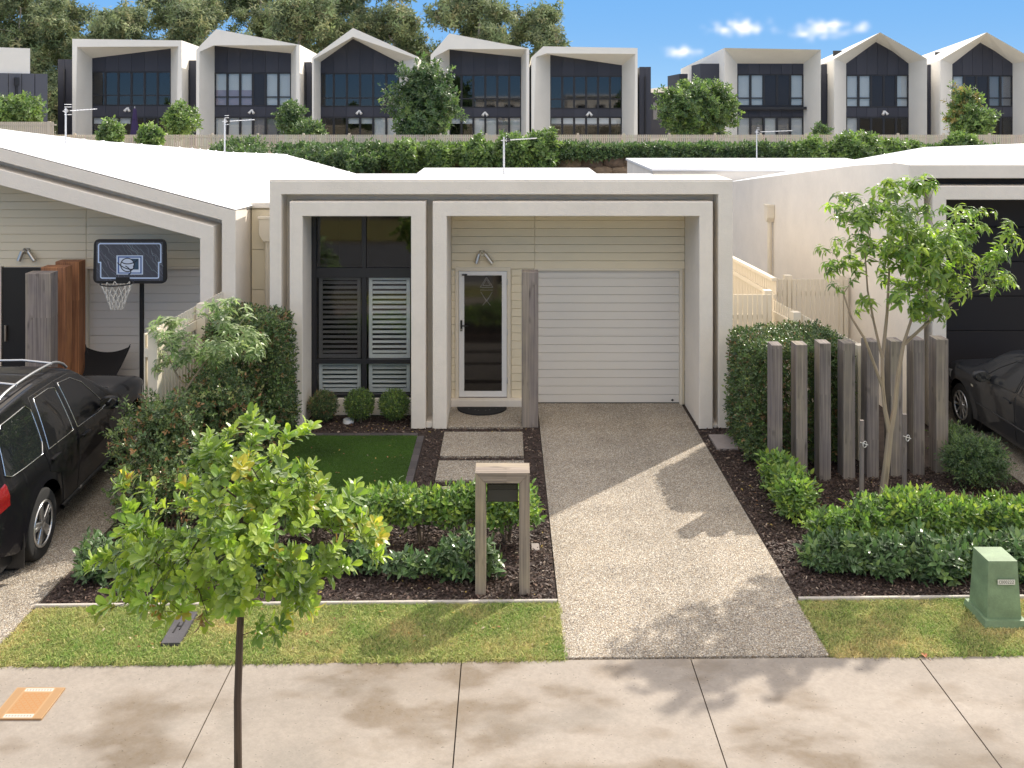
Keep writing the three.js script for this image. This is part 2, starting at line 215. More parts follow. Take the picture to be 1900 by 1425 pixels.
{
  const tuft = bladeTuft(5, 0.032, 0.0042, 0.05, 1.5, 5), areas = [[-4.36, 0.47, 8.19, 9.1, 52000], [2.77, 5.6, 8.19, 9.1, 31000], [-3.6, 0.3, 5.6, 6.58, 9000]];
  for (const [x0, x1, d0, d1, n] of areas) instStuff('verge_grass', tuft, M.grass, n, (o, c) => {
    const x = rr(x0 - 0.02, x1 + 0.02), d = rr(d0 - 0.022 + 0.03 * (fbm(x0 + R() * 6, 3, 2) - 0.5), d1 + 0.015) + TILT * x;
    if (x > -3.03 && x < -2.80 && d > 8.36 && d < 8.92 && Math.abs(x - (-2.915 - (8.64 - d) * 0.06)) < 0.1) return false;
    const n1 = fbm(x * 2.3 + 50, d * 2.3, 4), n2 = fbm(x * 7 + 3, d * 7 + 9, 3, noiseB), dry = sm(0.22, 0.78, n1 * 0.46 + n2 * 0.26 + R() * 0.30); if (n2 > 0.63 && R() < 0.45) return false;
    o.position.set(x, -0.008, -d); o.rotation.set(rr(-0.3, 0.3), rr(0, 6.28), rr(-0.3, 0.3)); const s = rr(0.6, 1.25) * (dry > 0.6 ? 0.85 : 1.1); o.scale.set(s, s * rr(0.7, 1.2), s);
    const v = rr(0.75, 1.25); c.setRGB((0.20 + 0.50 * dry) * v, (0.34 + 0.24 * dry) * v, (0.05 + 0.21 * dry) * v);
  }, { label: 'patchy lawn grass, green and straw coloured, beside the footpath', category: 'grass' });
  const turf = bladeTuft(8, 0.034, 0.0022, 0.045, 0.45, 9);
  setting('lawn_base', plate(-3.26, -1.27, 11.55, 13.74, -0.002, 0.03), mat(lin(0.02, 0.045, 0.008), { roughness: 1 }));
  instStuff('lawn_turf', turf, M.grass, 42000, (o, c) => { const x = rr(-3.25, -1.28), d = rr(11.56, 13.73); o.position.set(x, -0.004, -d); o.rotation.set(rr(-0.15, 0.15), rr(0, 6.28), rr(-0.15, 0.15)); const s = rr(0.8, 1.15); o.scale.set(s, s, s);
    const n = fbm(x * 1.6, d * 1.6, 3), v = rr(0.75, 1.25) * (0.7 + 0.6 * n); c.setRGB(0.085 * v, 0.185 * v, 0.02 * v); }, { label: 'dense even green artificial turf in a square bed', category: 'turf' });
  // lawn border of flush dark pavers
  const pm = [0, 1, 2].map(k => mat(lin(0.075 + k * 0.012, 0.066 + k * 0.01, 0.066 + k * 0.01), { bumpMap: grain, bumpScale: 0.003 }));
  const edge = reg(new THREE.Group(), 'lawn_edging'); edge.userData.kind = 'structure'; scene.add(edge);
  for (let k = 0; k < 9; k++) { part(edge, 'paver', bx(-3.27 + k * 0.2233, -3.27 + (k + 1) * 0.2233 - 0.006, -0.05, 0.022, 13.75, 13.85, 0.005), pm[k % 3]); part(edge, 'paver', bx(-1.262, -1.168, -0.05, 0.022, 11.5 + k * 0.247, 11.5 + (k + 1) * 0.247 - 0.006, 0.005), pm[(k * 2 + 1) % 3]); part(edge, 'paver', bx(-3.38, -3.285, -0.05, 0.022, 11.5 + k * 0.26, 11.5 + (k + 1) * 0.26 - 0.006, 0.005), pm[(k + 1) % 3]); }
}
{ // bark mulch
  const chip = (() => { const g = new THREE.BoxGeometry(1, 0.22, 0.45, 2, 1, 1), p = g.attributes.position, r = mulberry(3); for (let i = 0; i < p.count; i++) { const k = Math.round(p.getX(i) * 2 + 5) + Math.round(p.getZ(i) * 4 + 9) * 3, q = (Math.sin(k * 12.9) * 43758.5) % 1; p.setY(i, p.getY(i) + q * 0.12); p.setZ(i, p.getZ(i) * (1 - Math.abs(p.getX(i)) * 0.7)); } g.computeVertexNormals(); return g; })();
  const barkM = mat(0xffffff, { roughness: 0.62 });
  const slabs = [[-0.9, 0.23, 12.93, 13.92], [-0.9, 0.24, 12.09, 12.78], [-0.9, 0.24, 11.3, 11.91], [-0.88, 0.24, 14.08, 15.2], [3.55, 3.2, 0, 0], [2.86, 3.33, 13.22, 13.8]];
  const put = (n, x0, x1, d0, d1) => instStuff('bark_mulch', chip, barkM, n, (o, c) => {
    const x = rr(x0, x1), d = rr(d0, d1); if (x > -3.4 && x < -1.15 && d > 11.45 && d < 13.88) return false; for (const s of slabs) if (x > s[0] && x < s[1] && d > s[2] && d < s[3]) return false; if (d < 9.15 + TILT * x) return false;
    o.position.set(x, rr(-0.012, 0.016), -d); o.rotation.set(rr(-0.5, 0.5), rr(0, 6.28), rr(-0.5, 0.5)); const s = 0.018 + 0.034 * R() * R(); o.scale.set(s, s * rr(0.5, 1.2), s * rr(0.6, 1.3));
    const t = R(), v = rr(0.55, 1.5); t < 0.8 ? c.setRGB(0.060 * v, 0.038 * v, 0.031 * v) : t < 0.95 ? c.setRGB(0.13 * v, 0.085 * v, 0.065 * v) : c.setRGB(0.28 * v, 0.22 * v, 0.17 * v);
  }, { label: 'loose dark brown bark mulch covering the garden bed', category: 'mulch' });
  put(30000, -4.36, 0.47, 9.12, 11.6); put(15000, -3.6, 0.47, 11.6, 14.6); put(34000, 2.77, 6.38, 9.14, 12.6); put(6000, 2.77, 4.6, 12.6, 14.4);
}
{ // stepping slabs to the door
  const st = reg(new THREE.Group(), 'stepping_stones'); st.userData.kind = 'structure'; scene.add(st);
  part(st, 'slab', bx(-0.866, 0.235, -0.06, 0.02, 14.12, 15.05, 0.005), M.agg);
  for (const [a, b] of [[12.94, 13.9], [12.1, 12.77], [11.31, 11.9]]) part(st, 'slab', bx(-0.89, 0.228, -0.06, 0.02, a, b, 0.005), M.agg);
  solo('paver', bx(2.87, 3.32, -0.03, 0.02, 13.23, 13.79, 0.006), mat(0xffffff, { map: mottle([0.36, 0.31, 0.29], 0.2, 8, 0.6), bumpMap: grain, bumpScale: 0.002 }), 'square pinkish grey paver lying in bark beside the driveway and dark hedge', 'paver', V(3.1, -0.03, -13.5));
  solo('paving_block', bx(0.265, 0.345, -0.02, 0.012, 10.2, 10.36, 0.004), mat(lin(0.33, 0.29, 0.27), { bumpMap: grain, bumpScale: 0.002 }), 'small grey block set in bark beside the timber mailbox', 'block', V(0.3, -0.02, -10.28));
}
// ---------------------------------------------------------------- row houses at the street
const U = (x0, x1, y1, a0, a1, b1) => [[x0, 0], [a0, 0], [a0, b1], [a1, b1], [a1, 0], [x1, 0], [x1, y1], [x0, y1]];   // an upside-down U
function boards(parent, x0, x1, y0, y1, dFront, h, mats, gapX = []) {           // lapped cladding boards, one mesh each
  for (let k = 0, y = y0; y < y1 - 0.02; k++, y += h) { const top = Math.min(y1, y + h) - 0.005; part(parent, 'board', bx(x0, x1, y, top, dFront, dFront + 0.02, 0.004), mats[(k * 5 + Math.round(x0 * 7) + 70) % mats.length]); }
}
function wallLight(p, label) {
  const g = thing('wall_light', label, 'light', p);
  part(g, 'back_plate', bx(p.x - 0.045, p.x + 0.045, p.y + 0.04, p.y + 0.13, -p.z - 0.02, -p.z, 0.006), M.steel);
  for (const [s, tilt] of [[-1, -0.03], [1, 0.10]]) {
    const a = V(p.x + s * 0.05, p.y + 0.08, p.z + 0.06), b = V(p.x + s * 0.06 + tilt, p.y - 0.06, p.z + 0.09);
    const sp = part(g, 'spotlight', cyl(a, b, 0.034, 0.034, 14), M.steel);
    part(sp, 'lens', cyl(b.clone().lerp(a, -0.01), b.clone().lerp(a, 0.03), 0.028, 0.028, 14), mat(lin(0.7, 0.66, 0.5), { roughness: 0.3 }));
    part(g, 'bracket', tubeAlong([V(p.x, p.y + 0.085, p.z + 0.02), V(p.x + s * 0.03, p.y + 0.13, p.z + 0.05), a], [0.009], 6), M.steel);
  }
  return g;
}
function downpipe(house, x, d, y0, y1) {       // rain head with a round pipe below
  const rh = part(house, 'rain_head', extr([[x - 0.125, y1], [x + 0.125, y1], [x + 0.125, y1 - 0.26], [x + 0.06, y1 - 0.36], [x - 0.06, y1 - 0.36], [x - 0.125, y1 - 0.26]], d - 0.16, d - 0.005, [], 0.006), M.cream);
  part(rh, 'lip', bx(x - 0.14, x + 0.14, y1 - 0.02, y1 + 0.02, d - 0.175, d - 0.004, 0.005), M.cream);
  const p = part(house, 'downpipe', cyl(V(x, y0, -d + 0.075), V(x, y1 - 0.34, -d + 0.075), 0.05, 0.05, 14), M.cream);
  for (const y of [y1 - 0.8, (y0 + y1) / 2 - 0.1]) part(p, 'bracket', cyl(V(x, y, -d + 0.075), V(x, y + 0.03, -d + 0.075), 0.057, 0.057, 14), M.cream);
}
{ // ---- the house in the middle
  const D = 14.1, h = thing('row_house', 'single-storey cream rendered house with nested square frames and one roller garage door', 'house', V(0, 0, -D), 'single-storey houses along the street');
  part(h, 'outer_frame', extr(U(-3.446, 3.289, 3.595, -3.273, 3.077, 3.40), D, D + 1.1, [], 0.008), M.render);
  part(h, 'window_surround', extr(U(-3.148, -1.175, 3.298, -2.96, -1.386, 3.086), D - 0.03, D + 0.62, [], 0.008), M.render);
  part(h, 'entry_surround', extr(U(-1.073, 2.991, 3.298, -0.869, 2.796, 3.086), D - 0.03, D + 1.12, [], 0.008), M.render);
  part(h, 'recess_panel', [bx(-3.273, -3.148, 0, 3.4, D + 0.36, D + 0.4), bx(-1.175, -1.073, 0, 3.4, D + 0.36, D + 0.4), bx(2.991, 3.077, 0, 3.4, D + 0.36, D + 0.4), bx(-3.148, -1.175, 3.298, 3.4, D + 0.36, D + 0.4), bx(-1.073, 2.991, 3.298, 3.4, D + 0.36, D + 0.4)], M.recess);
  for (const [a, b, y] of [[-3.27, -3.15, 0.09], [-1.172, -1.076, 0.09], [2.994, 3.074, 0.05]]) part(h, 'recess_footing', bx(a, b, 0, y, D + 0.02, D + 0.355, 0.005), M.render);
  // entry wall of cladding boards
  const Wd = D + 1.12, bh = 0.1275;
  part(h, 'entry_wall', [bx(-0.869, -0.80, 0, 2.15, Wd + 0.021, Wd + 0.14), bx(0.062, 0.44, 0, 2.15, Wd + 0.021, Wd + 0.14), bx(-0.869, 2.796, 2.15, 3.29, Wd + 0.021, Wd + 0.14), bx(2.735, 2.796, 0, 2.15, Wd + 0.021, Wd + 0.14)], M.clad.back);
  boards(h, -0.868, 0.438, 2.135, 3.28, Wd, bh, M.clad); boards(h, 0.444, 2.795, 2.135, 3.28, Wd, bh, M.clad);
  boards(h, -0.868, -0.812, 0.11, 2.13, Wd, bh, M.clad); boards(h, 0.075, 0.425, 0.11, 2.13, Wd, bh, M.clad);
  part(h, 'door_step', bx(-0.866, 0.435, 0.0, 0.11, Wd - 0.13, Wd + 0.02, 0.006), M.render);
  // garage door
  const gd = part(h, 'garage_door', bx(0.46, 2.72, 0.01, 2.11, Wd + 0.085, Wd + 0.11), M.garage[0]);
  for (let k = 0; k < 16; k++) { const y = 0.014 + k * 0.131; part(gd, 'door_slat', bx(0.462, 2.718, y + (k % 4 === 0 ? 0.004 : 0.001), y + 0.1265, Wd + 0.065, Wd + 0.09, 0.003), M.garage[(k >> 2) % 2]); }
  part(gd, 'bottom_seal', bx(0.462, 2.718, 0.004, 0.016, Wd + 0.062, Wd + 0.09), M.black);
  part(gd, 'maker_badge', extr([[2.585, 0.055], [2.613, 0.075], [2.64, 0.055], [2.613, 0.035]], Wd + 0.061, Wd + 0.066), M.black);
  part(h, 'garage_trim', [bx(0.428, 0.462, 0.0, 2.13, Wd - 0.006, Wd + 0.085, 0.003), bx(2.718, 2.76, 0.0, 2.13, Wd - 0.006, Wd + 0.085, 0.003), bx(0.428, 2.76, 2.105, 2.14, Wd - 0.009, Wd + 0.084, 0.003)], M.cream);
  // front door: white framed security door with dark mesh
  part(h, 'door_frame', [bx(-0.808, -0.752, 0.1, 2.12, Wd - 0.012, Wd + 0.1, 0.004), bx(0.008, 0.066, 0.1, 2.12, Wd - 0.012, Wd + 0.1, 0.004), bx(-0.808, 0.066, 2.10, 2.16, Wd - 0.015, Wd + 0.1, 0.004)], M.cream);
  const fd = part(h, 'front_door', extr([[-0.748, 0.125], [0.004, 0.125], [0.004, 2.095], [-0.748, 2.095]], Wd - 0.006, Wd + 0.03, [[[-0.665, 0.215], [-0.665, 2.03], [-0.075, 2.03], [-0.075, 0.215]]], 0.004), M.white, { label: 'white framed security door with dark glass' });
  part(fd, 'door_glass', bx(-0.67, -0.07, 0.21, 2.035, Wd + 0.008, Wd + 0.014), mat(lin(0.012, 0.0105, 0.010), { phys: 1, roughness: 0.06, ior: 1.7 }));
  const et = mat(lin(0.24, 0.235, 0.225), { roughness: 0.7 }), ex = -0.315, tri = (yb, s, w) => { const q = []; const P = [[-s, 0], [s, 0], [0, s * 1.6]]; for (let i = 0; i < 3; i++) { const a = P[i], b = P[(i + 1) % 3]; q.push(cyl(V(ex + a[0], yb + a[1], -Wd - 0.0065), V(ex + b[0], yb + b[1], -Wd - 0.0065), w, w, 4)); } return q; };
  part(fd, 'etched_motif', [...tri(1.84, 0.10, 0.006), ...tri(1.87, 0.06, 0.005), ...tri(1.83, 0.10, -0.001).slice(0, 0), cyl(V(ex - 0.10, 1.80, -Wd - 0.0065), V(ex + 0.10, 1.80, -Wd - 0.0065), 0.005, 0.005, 4), cyl(V(ex - 0.09, 1.77, -Wd - 0.0065), V(ex, 1.62, -Wd - 0.0065), 0.005, 0.005, 4), cyl(V(ex + 0.09, 1.77, -Wd - 0.0065), V(ex, 1.62, -Wd - 0.0065), 0.005, 0.005, 4), cyl(V(ex - 0.05, 1.70, -Wd - 0.0065), V(ex + 0.06, 1.56, -Wd - 0.0065), 0.004, 0.004, 4), cyl(V(ex + 0.05, 1.70, -Wd - 0.0065), V(ex - 0.06, 1.56, -Wd - 0.0065), 0.004, 0.004, 4)], et);
  const hd = part(fd, 'door_handle', [bx(-0.725, -0.695, 1.16, 1.33, Wd - 0.02, Wd - 0.006, 0.004), bx(-0.722, -0.60, 1.238, 1.258, Wd - 0.055, Wd - 0.038, 0.005), cyl(V(-0.71, 1.248, -Wd + 0.05), V(-0.71, 1.248, -Wd + 0.012), 0.011)], M.black);
  part(hd, 'lock', cyl(V(-0.71, 1.185, -Wd + 0.03), V(-0.71, 1.185, -Wd + 0.012), 0.012), M.steel);
  part(fd, 'closer', bx(-0.70, -0.62, 2.03, 2.055, Wd - 0.03, Wd - 0.007, 0.004), M.black);
  for (const y of [0.35, 1.1, 1.88]) part(fd, 'hinge', cyl(V(0.012, y, -Wd + 0.016), V(0.012, y + 0.09, -Wd + 0.016), 0.009), M.galv);
  part(h, 'doorbell', bx(-0.86, -0.835, 1.10, 1.17, Wd - 0.02, Wd - 0.001, 0.004), M.cream);
  // window with louvre shutters behind the glass
  const Wn = D + 0.62, wf = part(h, 'window', [bx(-2.96, -2.89, 0.26, 3.086, Wn, Wn + 0.08, 0.004), bx(-1.45, -1.386, 0.26, 3.086, Wn, Wn + 0.08, 0.004), bx(-2.89, -1.45, 3.03, 3.086, Wn, Wn + 0.08, 0.004), bx(-2.89, -1.45, 0.26, 0.315, Wn, Wn + 0.08, 0.004), bx(-2.89, -1.45, 2.08, 2.23, Wn, Wn + 0.08, 0.004), bx(-2.89, -1.45, 0.775, 0.84, Wn, Wn + 0.08, 0.004), bx(-2.20, -2.13, 0.315, 0.775, Wn - 0.002, Wn + 0.078, 0.004), bx(-2.20, -2.13, 0.84, 2.08, Wn - 0.002, Wn + 0.078, 0.004), bx(-2.20, -2.13, 2.23, 3.03, Wn - 0.002, Wn + 0.078, 0.004)], M.darkFrame);
  part(h, 'window_plinth', bx(-2.958, -1.388, 0, 0.259, Wn - 0.02, Wn + 0.14, 0.006), M.render);
  for (const [a, b] of [[-2.885, -2.205], [-2.125, -1.455]]) {
    part(wf, 'pane', bx(a, b, 2.235, 3.025, Wn + 0.03, Wn + 0.034), M.tint); part(wf, 'pane', bx(a, b, 0.845, 2.075, Wn + 0.03, Wn + 0.034), a < -2.5 ? M.screen : M.glass); part(wf, 'pane', bx(a, b, 0.32, 0.77, Wn + 0.03, Wn + 0.034), M.glass);
    for (const [y0, y1] of [[0.84, 2.08], [0.32, 0.775]]) {
      const sh = part(h, 'shutter', extr([[a + 0.02, y0], [b - 0.02, y0], [b - 0.02, y1], [a + 0.02, y1]], Wn + 0.09, Wn + 0.12, [[[a + 0.075, y0 + 0.06], [a + 0.075, y1 - 0.05], [b - 0.075, y1 - 0.05], [b - 0.075, y0 + 0.06]]], 0.003), M.louvre);
      const n = Math.round((y1 - y0 - 0.11) / 0.0735), st = (y1 - y0 - 0.11) / n, dark = a < -2.5 ? 0.35 : 0;
      for (let k = 0; k < n; k++) { const g = new THREE.BoxGeometry(b - a - 0.155, 0.011, 0.062); g.rotateX(0.42); g.translate((a + b) / 2, y0 + 0.06 + (k + 0.5) * st, -Wn - 0.105); part(sh, 'slat', g, M.louvre); }
    }
  }
  part(h, 'room', [bx(-3.15, -3.1, 0, 3.3, Wn + 0.15, 18), bx(-1.2, -1.15, 0, 3.3, Wn + 0.15, 18), bx(-3.1, -1.2, 0, 0.05, Wn + 0.15, 18), bx(-3.1, -1.2, 3.25, 3.3, Wn + 0.15, 18), bx(-3.1, -1.2, 0.05, 3.25, 17.95, 18)], M.room);
  // body and roof
  part(h, 'side_wall', [bx(3.16, 3.28, 0, 3.1, D + 1.1, 22), bx(-3.44, -3.32, 0, 3.1, D + 1.1, 22), bx(-3.44, 3.28, 0, 3.1, 22, 22.15)], M.render);
  const rf = part(h, 'roof', extr([[-3.44, 3.12], [3.28, 3.12], [3.28, 3.16], [-3.44, 3.16]], D + 0.42, 22.1), M.roof);
  part(rf, 'roof_upstand', bx(-2.0, 2.0, 3.13, 3.20, 21.6, 23.6, 0.01), M.roof); part(rf, 'capping', [bx(-3.446, 3.289, 3.597, 3.612, D + 0.01, D + 1.1)], M.render);
  part(rf, 'vent_pipe', cyl(V(-0.93, 3.15, -20.0), V(-0.93, 3.42, -20.0), 0.05, 0.05, 10), M.roof);
  for (let k = 0; k < 5; k++) part(h, 'link_board', bx(-3.93, -3.447, 0.0 + k * 0.62, 0.612 + k * 0.62, 14.95, 14.98, 0.004), M.clad[k % 3]);
  part(h, 'link_wall', bx(-3.93, -3.447, 0, 3.12, 14.985, 15.15), M.clad.back); part(h, 'link_capping', bx(-3.935, -3.447, 3.12, 3.2, 14.9, 15.2, 0.006), M.render);
  downpipe(h, -3.655, 14.95, 0, 2.98);
  wallLight(V(-0.385, 2.29, -Wd), 'steel twin spotlight above the white security door');
}
{ // ---- house on the left, with a skillion roof rising away
  const D = 14.1, sl = 0.2665, h = thing('row_house', 'cream house with sloping twin fascia and bright white roof, beside parked black car', 'house', V(-6.5, 0, -D), 'single-storey houses along the street');
  const top = (x, y0, x0) => y0 + (x0 - x) * sl, L = -10.5;
  part(h, 'outer_frame', extr([[-3.94, 0], [-3.94, 3.16], [L, top(L, 3.16, -3.94)], [L, top(L, 2.97, -3.94)], [-4.14, 2.97 + 0.2 * sl], [-4.14, 0]], D, D + 0.62, [], 0.008), M.render);
  part(h, 'inner_frame', extr([[-4.25, 0], [-4.25, 2.94], [L, top(L, 2.94, -4.25)], [L, top(L, 2.71, -4.25)], [-4.448, 2.71 + 0.2 * sl], [-4.448, 0]], D - 0.03, D + 1.12, [], 0.008), M.render);
  part(h, 'recess_panel', extr([[-4.14, 0], [-4.14, 3.02], [L, top(L, 3.02, -4.14)], [L, top(L, 2.94, -4.25)], [-4.25, 2.94], [-4.25, 0]], D + 0.36, D + 0.4), M.recess);
  const Wd = D + 1.12;
  part(h, 'entry_wall', extr([[-4.45, 2.2], [-4.45, 2.8], [L, top(L, 2.8, -4.45)], [L, 0], [-7.95, 0], [-7.95, 2.2]], Wd + 0.021, Wd + 0.12), M.clad.back);
  for (let k = 0; k < 16; k++) { const y0 = 2.17 + k * 0.1275, y1 = y0 + 0.1225, xr = Math.min(-4.45, -4.45 - (y1 - 2.72) / sl); for (const [a, b] of [[L, -6.6], [-6.594, xr]]) { const bb = Math.min(b, xr); if (bb - a > 0.1) part(h, 'board', bx(a, bb, y0, y1, Wd, Wd + 0.02, 0.004), M.clad[(k * 5) % 3]); } }
  for (let k = 0; k < 17; k++) part(h, 'board', bx(-6.97, -6.63, k * 0.1275, k * 0.1275 + 0.1225, Wd, Wd + 0.02, 0.004), M.clad[(k * 2) % 3]);
  for (let k = 0; k < 17; k++) part(h, 'board', bx(L, -7.97, k * 0.1275, k * 0.1275 + 0.1225, Wd, Wd + 0.02, 0.004), M.clad[(k * 2) % 3]);
  part(h, 'pier', bx(-6.98, -6.6, 0, 2.17, Wd + 0.021, Wd + 0.12), M.clad.back);
  const gd = part(h, 'garage_door', bx(-6.58, -4.45, 0.01, 2.13, Wd + 0.085, Wd + 0.11), M.garage[0]);
  for (let k = 0; k < 16; k++) { const y = 0.014 + k * 0.1325, sec = k % 4 === 3; part(gd, 'door_slat', bx(-6.575, -4.452, y, y + (sec ? 0.122 : 0.1295), Wd + 0.065, Wd + 0.09, 0.003), M.garage[1]); }
  part(h, 'garage_trim', [bx(-6.63, -6.578, 0, 2.16, Wd - 0.006, Wd + 0.085, 0.003), bx(-6.63, -4.45, 2.13, 2.17, Wd - 0.009, Wd + 0.08, 0.003)], M.cream);
  const fd = part(h, 'front_door', bx(-7.93, -7.0, 0.02, 2.15, Wd + 0.02, Wd + 0.06, 0.004), mat(lin(0.018, 0.017, 0.017), { roughness: 0.4 }), { label: 'black front door' });
  part(fd, 'door_handle', bx(-7.87, -7.84, 1.0, 1.25, Wd - 0.03, Wd + 0.018, 0.006), M.steel); part(h, 'door_frame', [bx(-7.97, -7.932, 0, 2.17, Wd - 0.004, Wd + 0.06), bx(-7.0, -6.972, 0, 2.17, Wd - 0.004, Wd + 0.06)], M.cream);
  // twisted roof sheet
  const pts = [[[-10.5, 4.90, 14.1], [-10.8, 4.22, 20]], [[-7.36, 4.07, 14.1], [-8.6, 3.98, 20]], [[-5.6, 3.605, 14.1], [-6.57, 3.815, 20]], [[-4.9, 3.418, 14.1], [-5.78, 3.72, 20.2]], [[-4.5, 3.312, 14.1], [-5.36, 3.53, 23.4]], [[-3.935, 3.162, 14.1], [-3.42, 3.0, 23.4]]];
  const g = new THREE.BufferGeometry(), P = [], seg = 6; for (let i = 0; i < pts.length - 1; i++) for (let k = 0; k < seg; k++) { const L2 = (p, t) => p[0].map((a, q) => a + (p[1][q] - a) * t), t0 = k / seg, t1 = (k + 1) / seg, q = [L2(pts[i], t0), L2(pts[i + 1], t0), L2(pts[i + 1], t1), L2(pts[i], t1)].map(v => [v[0], v[1] + 0.015, -v[2]]); P.push(...q[0], ...q[1], ...q[2], ...q[0], ...q[2], ...q[3]); }
  g.setAttribute('position', new THREE.BufferAttribute(new Float32Array(P), 3)); g.computeVertexNormals(); const rf = part(h, 'roof', g, M.roof);
  const ribs = []; for (let k = 0; k < 26; k++) { const t = k / 26, s = t * 5, i = Math.min(4, Math.floor(s)), f = s - i, a = [0, 1, 2].map(q => pts[i][0][q] + (pts[i + 1][0][q] - pts[i][0][q]) * f), b = [0, 1, 2].map(q => pts[i][1][q] + (pts[i + 1][1][q] - pts[i][1][q]) * f); part(rf, 'roof_rib', cyl(V(a[0], a[1] + 0.02, -a[2] - 0.05), V(b[0], b[1] + 0.02, -b[2] + 0.02), 0.016, 0.016, 4), M.roof); }
  part(h, 'side_wall', [extr([[-3.99, 0], [-3.95, 0], [-3.95, 3.1], [-3.99, 3.1]], D + 0.62, 23), extr([[-10, 0], [-4, 0], [-4, 2.9], [-10, 2.9]], 23, 23.2)], M.render);
  wallLight(V(-7.52, 2.33, -Wd), 'steel twin spotlight above the black front door');
}
{ // ---- house on the right, dark garage
  const D = 14.1, X0 = 5.85, X1 = 11.5, h = thing('row_house', 'cream house with a wide black garage door, behind the slender leafy tree', 'house', V(8, 0, -D), 'single-storey houses along the street');
  part(h, 'outer_frame', extr(U(X0, X1, 3.83, X0 + 0.22, X1 - 0.2, 3.635), D, D + 0.6, [], 0.008), M.render);
  part(h, 'inner_frame', extr(U(X0 + 0.33, X1 - 0.3, 3.525, X0 + 0.53, X1 - 0.5, 3.325), D - 0.03, D + 1.3, [], 0.008), M.render);
  const gm = [0, 1].map(k => mat(lin(0.018 + k * 0.003, 0.015 + k * 0.002, 0.015 + k * 0.002), { roughness: 0.55 })), gd = part(h, 'garage_door', bx(X0 + 0.5, X1 - 0.5, 0.01, 3.32, D + 1.35, D + 1.4), gm[0]);
  part(h, 'recess_panel', [bx(X0 + 0.22, X1 - 0.2, 3.525, 3.64, D + 0.36, D + 0.4), bx(X0 + 0.22, X0 + 0.33, 0, 3.525, D + 0.36, D + 0.4)], gm[0]);
  for (let k = 0; k < 6; k++) part(gd, 'door_panel', bx(X0 + 0.54, X1 - 0.54, 0.02 + k * 0.55, 0.562 + k * 0.55, D + 1.32, D + 1.352, 0.006), gm[k % 2]);
  // side wall facing the middle house, its top falling towards the back
  part(h, 'side_wall', (() => { const g = extr([[14.695, 0], [27, 0], [27, 2.55], [16.3, 3.69], [14.695, 3.82]], 0, 0.15, [], 0); g.rotateY(Math.PI / 2); g.translate(X0 + 0.15, 0, 0); return g; })(), M.render);
  const rf = part(h, 'roof', (() => { const q = [V(X0, 3.82, -14.15), V(X1, 3.82, -14.15), V(X1 + 0.3, 4.08, -18), V(X0 + 1.7, 3.95, -17.6), V(X0, 3.68, -16.3), V(X0, 2.55, -27), V(X1, 3.0, -27), V(X0 - 1.0, 2.96, -27.5), V(X0 - 1.75, 2.98, -31), V(X1, 2.98, -31)]; const P = []; for (const [a, b, c] of [[0, 1, 2], [0, 2, 3], [0, 3, 4], [4, 3, 5], [3, 6, 5], [3, 2, 6]]) for (const k of [a, b, c]) P.push(q[k].x + 0.03, q[k].y - 0.004, q[k].z); const g = new THREE.BufferGeometry(); g.setAttribute('position', new THREE.BufferAttribute(new Float32Array(P), 3)); g.computeVertexNormals(); return g; })(), M.roof);
  part(h, 'rear_wing', bx(4.1, X1, 0, 2.88, 27.1, 33), M.render); part(rf, 'rear_roof', bx(4.05, X1, 2.885, 2.95, 27.05, 33, 0.01), M.roof);
  const n0 = h.children.length; downpipe(h, X0, 21.3, 0.2, 2.52);
  for (const c of h.children.slice(n0)) for (const k of [c, ...c.children]) k.geometry.translate(-(X0 - 8), 0, 21.3 - D).rotateY(-Math.PI / 2).translate(X0 - 8, 0, -21.3 + D);
}
// ---------------------------------------------------------------- fences, posts and street furniture
// a picket fence between two plan points; pickets on one side of its rails
function fence(name, label, a, b, { h0, h1, step = 0.085, w = 0.06, t = 0.016, rails = [0.25, 0.85], posts = [], side = 1, cap = 0, railH = 0.07, y0 = 0.04, group, postH = 0.05 }) {
  const base = V((a[0] + b[0]) / 2, 0, -(a[1] + b[1]) / 2), g = thing(name, label, 'fence', base, group), len = Math.hypot(b[0] - a[0], b[1] - a[1]), ang = Math.atan2(b[1] - a[1], b[0] - a[0]);
  const loc = (geo, s) => { geo.rotateY(ang); geo.translate((a[0] + (b[0] - a[0]) * s / len) - base.x, 0, -(a[1] + (b[1] - a[1]) * s / len) - base.z); return uvBox(geo); };
  const n = Math.round(len / step), H = s => h0 + (h1 - h0) * s / len; const pk = {};
  for (let i = 0; i < n; i++) { const s = (i + 0.5) * len / n, hh = H(s), geo = new THREE.BoxGeometry(w, hh - y0, t); geo.translate(0, (hh + y0) / 2, side * 0.03); part(g, 'picket', loc(geo, s), M.picket, { local: true }); }
  for (const f of rails) { const geo = new THREE.BoxGeometry(len, railH, 0.04); const p = geo.attributes.position; for (let i = 0; i < p.count; i++) p.setY(i, p.getY(i) + f * H(p.getX(i) + len / 2)); geo.computeVertexNormals(); part(g, 'rail', loc(geo, len / 2), M.picket, { local: true }); }
  if (cap) { const geo = new THREE.BoxGeometry(len, 0.05, 0.09), p = geo.attributes.position; for (let i = 0; i < p.count; i++) p.setY(i, p.getY(i) + 0.027 + H(p.getX(i) + len / 2)); geo.computeVertexNormals(); part(g, 'capping', loc(geo, len / 2), M.picket, { local: true }); }
  for (const s of posts) { const hh = H(s) + postH, geo = new THREE.BoxGeometry(0.12, hh, 0.12); geo.translate(0, hh / 2, -side * 0.082); part(g, 'post', loc(geo, s), M.picket, { local: true }); }
  return g;
}
